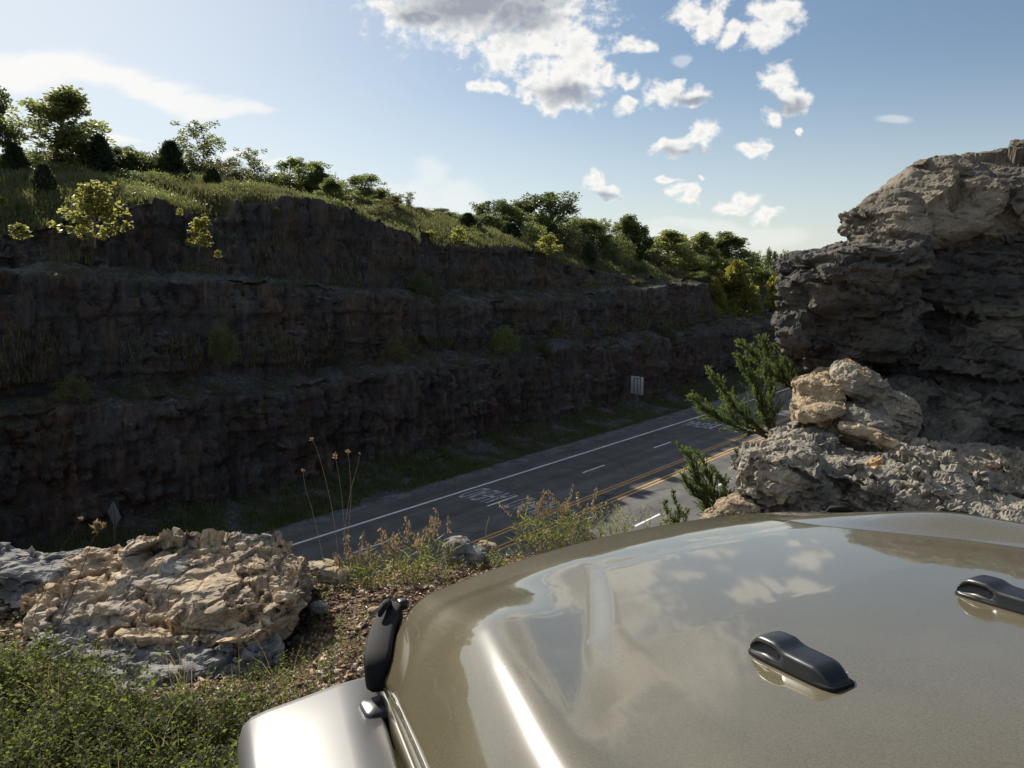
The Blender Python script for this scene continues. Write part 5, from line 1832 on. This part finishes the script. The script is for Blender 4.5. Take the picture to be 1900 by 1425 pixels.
# weeds on the benches and verge at the foot of the cut
bp = surf_points(cl_v[20:, 2:30], 14000, gg)
k = fbm(bp / np.array([3.0, 3.0, 30]), 97, 3) > -0.1
bp = bp[k]
blades('verge_grass', bp[:, :2], bp[:, 2] - 0.03, np.full(len(bp), 0.35), 0.025, M['leaf_dark'], 'dark grass along the foot of the rock cut', per=4, spread=0.2, seed=5)
rb = np.concatenate([cl_v[20:, 86:104].reshape(-1, 3), cl_v[20:, 138:150].reshape(-1, 3)])
rb = rb[gg.random(len(rb)) < 0.25]
rb = rb[fbm(rb / np.array([3.0, 3.0, 30]), 98, 3) > 0.0]
blades('bench_weeds', rb[:, :2], rb[:, 2] - 0.03, np.full(len(rb), 0.45), 0.03, M['leaf_olive'], 'weeds growing on the benches of the rock cut', per=5, spread=0.25, seed=6, cat='weeds')


# ------------------------------------------------------------------ cedars growing from the near cliff
def juniper(label, base, tips, seed, dens=1.0, r0=0.016):
    g = np.random.default_rng(seed)
    base = np.array(base)
    tr = MB(); LV, LD = [], []
    for tip in tips:
        tip = np.array(tip)
        ln = np.linalg.norm(tip - base)
        mid = (base + tip) / 2 - np.array([0, 0, 0.14 * ln]) + g.normal(size=3) * 0.05 * ln
        tt = np.linspace(0, 1, 12)[:, None]
        pts = base * (1 - tt) ** 2 + 2 * mid * tt * (1 - tt) + tip * tt ** 2 + g.normal(size=(12, 3)) * 0.014
        tr.tube(pts, np.linspace(r0, 0.002, 12), 6)
        nt = int(120 * dens * max(ln, 0.4))
        for i in range(nt):
            t = 0.15 + 0.85 * g.random() ** 0.8
            f = t * 11; k = int(min(f, 10)); p = pts[k] + (pts[k + 1] - pts[k]) * (f - k)
            tan = pts[min(k + 1, 11)] - pts[k]; tan /= np.linalg.norm(tan)
            side = g.normal(size=3); side -= tan * side.dot(tan); side /= np.linalg.norm(side)
            d = tan * 1.0 + side * (0.35 + 0.5 * g.random()) + np.array([0, 0, 0.22]); d /= np.linalg.norm(d)
            tl = (0.25 * (1 - t) ** 0.75 + 0.05) * min(ln, 0.9) * (0.4 + 1.1 * g.random() ** 1.5)
            tw = branch_pts(p, d, tl, 4, 0.05, g, 0.12)
            tr.tube(tw, np.linspace(0.0035, 0.0012, 5), 4, cap=False)
            m = int(58 * tl / 0.2) + 5
            u = g.random(m) ** 0.8 * 4; kk = np.minimum(u.astype(int), 3)
            pp = tw[kk] + (tw[kk + 1] - tw[kk]) * (u - kk)[:, None]
            td = tw[kk + 1] - tw[kk]; td /= np.linalg.norm(td, axis=1)[:, None]
            LV.append(pp); LD.append(td + g.normal(size=(m, 3)) * 0.42)
    lv = np.concatenate(LV); ld = np.concatenate(LD); n = len(lv)
    v, q = leaf_quads(lv, ld, g.normal(size=(n, 3)), 0.024 * (0.6 + 0.8 * g.random(n)), 0.0052)
    e = empty('cedar_tree', base)
    tag(e, label, 'tree', 'cedars growing from the near cliff')
    mt = tr.mesh('trunk', M['bark'], True); mt.transform(Matrix.Translation(-Vector(base)))
    mc = mesh_np('crown', v - base, q, M['juniper'])
    link('trunk', mt, e); link('crown', mc, e)


juniper('large feathery cedar leaning over the road behind the rock ledge', P3(1440, 812, 8.0),
        [P3(1282, 737, 7.9), P3(1312, 690, 7.9), P3(1365, 655, 8.0), P3(1395, 690, 8.1), P3(1420, 668, 8.2), P3(1345, 760, 7.9), P3(1405, 740, 8.0)], 41, 1.25)
juniper('upper cedar spreading below the nose of the dark boulder', P3(1485, 730, 8.6),
        [P3(1372, 636, 8.5), P3(1405, 622, 8.5), P3(1440, 640, 8.7), P3(1470, 660, 8.7), P3(1420, 690, 8.5)], 42, 1.15)
juniper('lower cedar against the left end of the grey ledge', P3(1370, 985, 6.6),
        [P3(1266, 828, 6.6), P3(1300, 845, 6.7), P3(1262, 880, 6.6), P3(1325, 870, 6.8), P3(1290, 910, 6.6), P3(1345, 900, 6.8)], 43, 1.35)
juniper('small cedar tip beside the hood above the sunlit road', P3(1265, 1010, 6.3),
        [P3(1232, 935, 6.3), P3(1252, 915, 6.3), P3(1275, 950, 6.4)], 44, 1.2, 0.010)


# ------------------------------------------------------------------ plants of the near bluff
def nz(x, y): return float(near_z(np.array([x]), np.array([y]))[0])


# low leafy ground cover at the lower left
def ground_cover():
    g = np.random.default_rng(50)
    n = 6200
    x = g.uniform(-2.9, -0.62, n); y = g.uniform(2.05, 3.5, n)
    edge = np.interp(x, [-2.9, -2.2, -1.6, -1.3, -0.95, -0.7], [3.3, 3.2, 3.02, 2.92, 2.78, 2.55]) + 0.06 * np.sin(x * 5.1) + 0.15 * fbm(np.stack([x, y, 0 * x], 1) / 0.3, 3, 3)
    dens = smooth(edge - y, -0.10, 0.14)
    gap = fbm(np.stack([x, y, 0 * x], 1) / 0.24, 13, 3)
    ok = (g.random(n) < dens) & (gap > -0.36)
    x, y = x[ok], y[ok]; n = len(x)
    z = near_z(x, y)
    tr = MB(); P, Dv, Nn, S = [], [], [], []
    hgt = (0.10 + 0.14 * g.random(n)) * (0.55 + 0.45 * smooth(gap[ok], -0.3, 0.3))
    for i in range(n):
        d = np.array([g.normal() * 0.4, g.normal() * 0.4 - 0.1, 1.0])
        st = branch_pts((x[i], y[i], z[i] - 0.01), d, hgt[i], 4, 0.0, g, 0.14)
        if i % 2 == 0: tr.tube(st, [0.0016, 0.0014, 0.0012, 0.001, 0.0006], 3, cap=False)
        m = 15
        u = np.linspace(0.25, 1.0, m) * 3.999; k = u.astype(int); pp = st[k] + (st[k + 1] - st[k]) * (u - k)[:, None]
        a = np.arange(m) * 2.4 + g.random() * 6
        dd = np.stack([np.cos(a), np.sin(a), 0.35 + 0.5 * g.random(m)], 1)
        P.append(pp + dd * 0.002); Dv.append(dd); Nn.append(np.array([0, 0, 1.0]) + g.normal(size=(m, 3)) * 0.45); S.append(0.010 + 0.009 * g.random(m))
    P = np.concatenate(P); S = np.concatenate(S)
    v, q = leaf_quads(P, np.concatenate(Dv), np.concatenate(Nn), S * 1.2, S * 0.72)
    o = link('ground_cover', mesh_np('ground_cover', v, q, M['shrub_leaf']))
    tag(o, 'low green leafy ground cover in the lower left corner', 'ground cover', kind='stuff')
    link('stems', tr.mesh('stems', M['twig'], False), o)
    g2 = np.random.default_rng(51)
    xx = g2.uniform(-2.8, -0.75, 130); yy = g2.uniform(2.1, 3.1, 130)
    blades('dry_grass', np.stack([xx, yy], 1), near_z(xx, yy), 0.10 + 0.16 * g2.random(130), 0.0016, M['hay'], 'dry pale grass stems among the low ground cover', per=3, spread=0.02, lean=0.9, seed=52)
    #
    return


ground_cover()


def tuft_leaves(name, spots, label, mat, seed, hh=0.09, m=12, ls=0.012):
    g = np.random.default_rng(seed)
    P, Dv, Nn = [], [], []
    for (x, y, r, cnt) in spots:
        for i in range(cnt):
            xx, yy = x + g.normal() * r, y + g.normal() * r * 0.7
            st = branch_pts((xx, yy, nz(xx, yy)), (g.normal() * 0.4, g.normal() * 0.4, 1), hh * (0.5 + g.random()), 4, 0, g, 0.15)
            u = np.linspace(0.1, 1, m) * 3.999; k = u.astype(int); pp = st[k] + (st[k + 1] - st[k]) * (u - k)[:, None]
            a = np.arange(m) * 2.4 + g.random() * 6
            P.append(pp); Dv.append(np.stack([np.cos(a), np.sin(a), 0.4 + 0.6 * g.random(m)], 1)); Nn.append(np.array([0, 0, 1.0]) + g.normal(size=(m, 3)) * 0.5)
    P = np.concatenate(P)
    v, q = leaf_quads(P, np.concatenate(Dv), np.concatenate(Nn), ls * (0.7 + 0.7 * g.random(len(P))), ls * 0.55)
    return tag(link(name, mesh_np(name, v, q, mat)), label, 'weeds', kind='stuff')


tuft_leaves('weeds', [(-0.72, 3.35, 0.16, 60), (-0.85, 3.75, 0.14, 36), (-0.95, 3.1, 0.16, 60), (-1.05, 2.85, 0.15, 60), (-0.78, 2.95, 0.12, 40), (-0.5, 3.6, 0.1, 25), (-1.0, 4.05, 0.08, 16), (-2.6, 3.5, 0.2, 40)],
            'small green weeds scattered through the reddish gravel', M['shrub_leaf'], 61)
# leaf litter and dead bits
g = np.random.default_rng(63)
xy = np.stack([g.uniform(-1.5, 0.2, 9000), g.uniform(2.5, 5.0, 9000)], 1)
ss_, ll_ = to_sl(xy[:, 0], xy[:, 1]); xy = xy[(np.interp(ss_, LRS, LRL) - ll_) > -0.2]
zz = near_z(xy[:, 0], xy[:, 1]) + 0.006 + 0.010 * g.random(len(xy))
d_ = g.normal(size=(len(xy), 3)); d_[:, 2] *= 0.35
v, q = leaf_quads(np.column_stack([xy, zz]), d_, np.array([0, 0, 1.0]) + g.normal(size=(len(xy), 3)) * 0.5, 0.010 + 0.018 * g.random(len(xy)), 0.007)
tag(link('leaf_litter', mesh_np('leaf_litter', v, q, M['litter'])), 'dead brown leaf bits lying on the gravel', 'leaf litter', kind='stuff')


def stalk(name, label, pts, rad, cat='dry stalk', heads=(), group=None, mat=None):
    """dry stem through the points, with optional seed heads (position on the stem 0..1, size)"""
    pts = np.array(pts, float)
    tt = np.linspace(0, 1, len(pts)); t2 = np.linspace(0, 1, 14)
    fine_ = np.stack([np.interp(t2, tt, pts[:, k]) for k in range(3)], 1)
    sm_ = fine_.copy(); sm_[1:-1] = (fine_[:-2] + 2 * fine_[1:-1] + fine_[2:]) / 4
    base = sm_[0]
    mb = MB(); mb.tube(sm_ - base, np.linspace(rad, rad * 0.5, 14), 5)
    o = mb.build(name, mat or M['twig'], None, base, True)
    tag(o, label, cat, group)
    g = np.random.default_rng(len(label) * 7)
    for (u, r) in heads:
        f = u * 13; k = int(min(f, 12)); p = sm_[k] + (sm_[k + 1] - sm_[k]) * (f - k) - base
        n = 26
        dd = g.normal(size=(n, 3)) * 0.7 + np.array([0, 0, 1.0])
        v, q = leaf_quads(p + g.normal(size=(n, 3)) * r * 0.25, dd, g.normal(size=(n, 3)), r, r * 0.35)
        link('seed_head', mesh_np('seed_head', v, q, M['seed']), o)
    return o


def PS(*a): return [P3(*k) for k in a]


stalk('dry_stalk', 'tall dry stalk with a pale flat head above the road edge line', PS((648, 1072, 4.5), (640, 985, 4.5), (632, 900, 4.5), (622, 846, 4.5)), 0.0012, heads=[(0.99, 0.020)])
stalk('dry_stalk', 'dry stalk with a bent neck leaning left over the road', PS((632, 1066, 4.6), (618, 950, 4.6), (602, 880, 4.6), (588, 832, 4.6), (578, 815, 4.6)), 0.0012, heads=[(0.99, 0.014)])
stalk('dry_stalk', 'leftmost thin dry stalk beside the flaky slab', PS((602, 1052, 4.5), (592, 1000, 4.5), (578, 940, 4.5), (566, 905, 4.5), (562, 872, 4.5)), 0.0012, heads=[(0.99, 0.012)])
stalk('dry_stalk', 'slim dry stalk with a small knob right of the tall pale-headed one', PS((640, 1040, 4.55), (652, 930, 4.55), (650, 880, 4.55), (646, 838, 4.55)), 0.0012, heads=[(0.99, 0.016)])
stalk('dry_stalk', 'forked dry stem leaning right beside the tall stalks', PS((636, 1010, 4.6), (650, 910, 4.6), (662, 870, 4.6), (668, 840, 4.6)), 0.0009, heads=[(0.98, 0.008)])
stalk('dry_stalk', 'dark dry stalk with a brown flower head in front of the flaky slab', PS((95, 1190, 3.4), (140, 1090, 3.4), (168, 1010, 3.4), (184, 978, 3.4)), 0.0022, heads=[(0.97, 0.030), (0.99, 0.03), (0.93, 0.02)], mat=M['bark'])
stalk('dry_stalk', 'thin stem with a pale tip left of the brown flower head', PS((60, 1150, 3.5), (100, 1040, 3.5), (135, 985, 3.5), (150, 963, 3.5)), 0.0012, heads=[(0.99, 0.012)], mat=M['bark'])
stalk('dry_stalk', 'leafless forked twig standing beside the grey angular stone', PS((903, 1002, 5.0), (901, 985, 5.0), (905, 968, 5.0), (908, 958, 5.0)), 0.002)
# pale dead twigs lying about
for pts, lab in [([(440, 1195, 3.72), (462, 1225, 3.6), (482, 1290, 3.3)], 'long pale dead twig on the gravel below the flaky slab'),
                 ([(444, 1208, 3.68), (455, 1245, 3.5), (464, 1268, 3.4)], 'short pale twig beside the long dead twig'),
                 ([(268, 1268, 3.3), (300, 1266, 3.3), (334, 1264, 3.3)], 'straight pale twig lying at the top of the ground cover'),
                 ([(470, 1228, 3.5), (500, 1262, 3.4), (530, 1240, 3.45)], 'bent dry twig near the fender'),
                 ([(10, 1325, 3.0), (35, 1295, 3.0), (64, 1284, 3.0)], 'dry curved twig over the ground cover at the left edge'),
                 ([(45, 1418, 2.75), (90, 1380, 2.75), (130, 1345, 2.8)], 'thin dry twig low in the left corner of the ground cover'),
                 ([(300, 1410, 2.8), (330, 1400, 2.8), (352, 1390, 2.8)], 'small dry twig in the middle of the ground cover')]:
    pp = []
    for (a, b, t) in pts:
        P = at_t(a, b, t)
        pp.append((P.x, P.y, P.z))
    stalk('dead_twig', lab, pp, 0.0028, 'twig')


# drooping seed grasses and leafy weeds on the rim
def seed_grass(label, px, py, t, n, hgt, seed, spread=0.07, group='dry seed grasses on the bluff rim'):
    g = np.random.default_rng(seed)
    b0 = np.array(P3(px, py, t))
    mb = MB(); P, Dv, Nn, S = [], [], [], []
    BP, BD = [], []
    for i in range(n):
        b = np.array([g.normal() * spread, g.normal() * spread * 0.6, 0])
        d = np.array([g.normal() * 0.22, g.normal() * 0.15, 1.0])
        st = branch_pts(b, d, hgt * (0.65 + 0.5 * g.random()), 9, -0.055, g, 0.05)
        mb.tube(st, np.linspace(0.0014, 0.0006, 10), 4, cap=False)
        for j in range(22):
            u = 6.2 + 2.79 * j / 22; k = int(u); p = st[k] + (st[k + 1] - st[k]) * (u - k)
            P.append(p + g.normal(size=3) * 0.006); Dv.append(np.array([g.normal() * 0.5, g.normal() * 0.5, -0.9])); S.append(0.016 + 0.012 * g.random())
        for j in range(9):
            k = g.integers(0, 5)
            BP.append(st[k]); BD.append(np.array([g.normal(), g.normal(), 0.7]))
    o = mb.build('seed_grass', M['hay'], None, b0)
    tag(o, label, 'grass', group)
    P = np.array(P)
    v, q = leaf_quads(P, np.array(Dv), g.normal(size=(len(P), 3)), np.array(S), np.array(S) * 0.42)
    link('seed_head', mesh_np('seed_head', v, q, M['seed']), o)
    BP = np.array(BP)
    v, q = leaf_quads(BP, np.array(BD), g.normal(size=(len(BP), 3)), 0.10 * (0.6 + 0.7 * g.random(len(BP))), 0.006)
    link('blades', mesh_np('blades', v, q, M['weed_leaf']), o)


seed_grass('dense clump of drooping seed grass near the tall stalks', 685, 1085, 4.5, 16, 0.30, 71)
seed_grass('seed grass clump at the middle of the rim left of the grey angular stone', 760, 1062, 4.6, 14, 0.30, 72)
seed_grass('tall arching seed grass just left of the grey angular stone', 812, 1052, 4.7, 9, 0.34, 73)
seed_grass('tall seed grass with bent plumes behind the leafy weed', 985, 1012, 5.1, 13, 0.40, 74)
seed_grass('seed grass rising from the right side of the leafy weed', 1065, 1000, 5.2, 12, 0.33, 75)
seed_grass('short sparse seed grass beside the flaky slab', 650, 1078, 4.45, 6, 0.20, 76, 0.04)


def leafy_weed(label, px, py, t, n, hgt, spread, seed, mat, ls=0.016, m=26):
    g = np.random.default_rng(seed)
    b0 = np.array(P3(px, py, t))
    mb = MB(); P, Dv, Nn = [], [], []
    for i in range(n):
        b = np.array([g.normal() * spread, g.normal() * spread * 0.5, -0.03])
        st = branch_pts(b, (g.normal() * 0.3, g.normal() * 0.3, 1), hgt * (0.45 + 0.7 * g.random()), 6, 0, g, 0.12)
        mb.tube(np.concatenate([[(0, 0, -0.06)], st]) if i else st, np.linspace(0.002, 0.0007, 8 if i else 7), 4, cap=False)
        u = np.linspace(0.3, 5.99, m); k = u.astype(int); pp = st[k] + (st[k + 1] - st[k]) * (u - k)[:, None]
        a = np.arange(m) * 2.4 + g.random() * 6
        dd = np.stack([np.cos(a), np.sin(a), 0.5 + 0.5 * g.random(m)], 1)
        P.append(pp + dd * 0.012 * g.random((m, 1))); Dv.append(dd); Nn.append(np.array([0, 0, 1.0]) + g.normal(size=(m, 3)) * 0.6)
    o = mb.build('leafy_weed', M['twig'], None, b0)
    tag(o, label, 'weed')
    P = np.concatenate(P)
    v, q = leaf_quads(P, np.concatenate(Dv), np.concatenate(Nn), ls * (0.7 + 0.7 * g.random(len(P))), ls * 0.5)
    link('leaves', mesh_np('leaves', v, q, mat), o)


leafy_weed('big leafy weed clump over the yellow road lines beside the hood', 1045, 1015, 5.15, 70, 0.26, 0.16, 81, M['weed_leaf'])
leafy_weed('upright leafy weed at the right end of the rim near the cedar tip', 1160, 992, 5.35, 26, 0.24, 0.12, 82, M['weed_leaf'])
leafy_weed('low yellow green weed just right of the grey angular stone', 905, 1055, 4.9, 50, 0.15, 0.13, 83, M['weed_leaf'], 0.014)
leafy_weed('low dry green weed on the rim under the seed grass', 770, 1085, 4.55, 60, 0.15, 0.20, 84, M['weed_leaf'], 0.014)
leafy_weed('grey green weed left of the rim weeds near the flat tan stone', 690, 1098, 4.42, 45, 0.14, 0.14, 85, M['weed_leaf'], 0.013)

# ------------------------------------------------------------------ road signs
M['sign_grey'] = simple('sign_aluminium', (0.42, 0.44, 0.46), 0.5, 0.2, 0.4, noise=0.12, nscale=3)
M['sign_bar'] = simple('sign_dark_bar', (0.02, 0.02, 0.022), 0.6)
M['post'] = simple('galvanised_post', (0.16, 0.17, 0.18), 0.6, 0.3)
HS = math.atan2(D[1], D[0])


def sign_panel():
    P = at_l(1182, 715, 40.6)
    s0, l0 = to_sl(P.x, P.y)
    gzv = ROADZ + 0.2
    e = empty('road_sign', (P.x, P.y, gzv), HS - R(12))
    tag(e, 'pale grey panel sign with three dark vertical bars beside the far road edge', 'sign')
    h = P.z - gzv
    mb = MB(); mb.box((-0.02, -0.84, h - 0.92), (0.02, 0.84, h + 0.92), 0.01); mb.build('panel', M['sign_grey'], e)
    for i, y in enumerate((0.36, -0.07, -0.46)):
        mb = MB(); mb.box((-0.045, y - 0.045, h - 0.91), (-0.023, y + 0.045, h + (0.74 if i < 2 else 0.93)), 0.004)
        if i < 2: mb.box((-0.044, y - 0.36 if i == 0 else y - 0.30, h + 0.70), (-0.0225, y - 0.05, h + 0.76), 0.004)
        mb.build('bar', M['sign_bar'], e)
    mb = MB(); mb.box((0.025, -0.05, 0), (0.085, 0.05, h + 0.8), 0.01); mb.build('post', M['post'], e)


sign_panel()


def diamond():
    P = at_l(212, 955, 40.8)
    gzv = ROADZ + 0.3
    e = empty('road_sign', (P.x, P.y, gzv), HS)
    tag(e, 'dark back of a diamond road sign in the shade above the flaky slab', 'sign')
    h = P.z - gzv
    r = 0.66
    mb = MB()
    ring = lambda x, k: np.array([(x, r * k * math.cos(a + d), h + r * k * math.sin(a + d)) for a in (0, math.pi / 2, math.pi, 1.5 * math.pi) for d in (-0.09, 0.09)])
    mb.loft([ring(-0.012, 0.99), ring(-0.010, 1), ring(0.010, 1), ring(0.012, 0.99)])
    mb.build('panel', simple('sign_back', (0.16, 0.165, 0.19), 0.6, 0.2), e)
    mb = MB(); mb.box((-0.075, -0.04, 0), (-0.015, 0.04, h + 0.5), 0.008); mb.build('post', M['post'], e)


diamond()
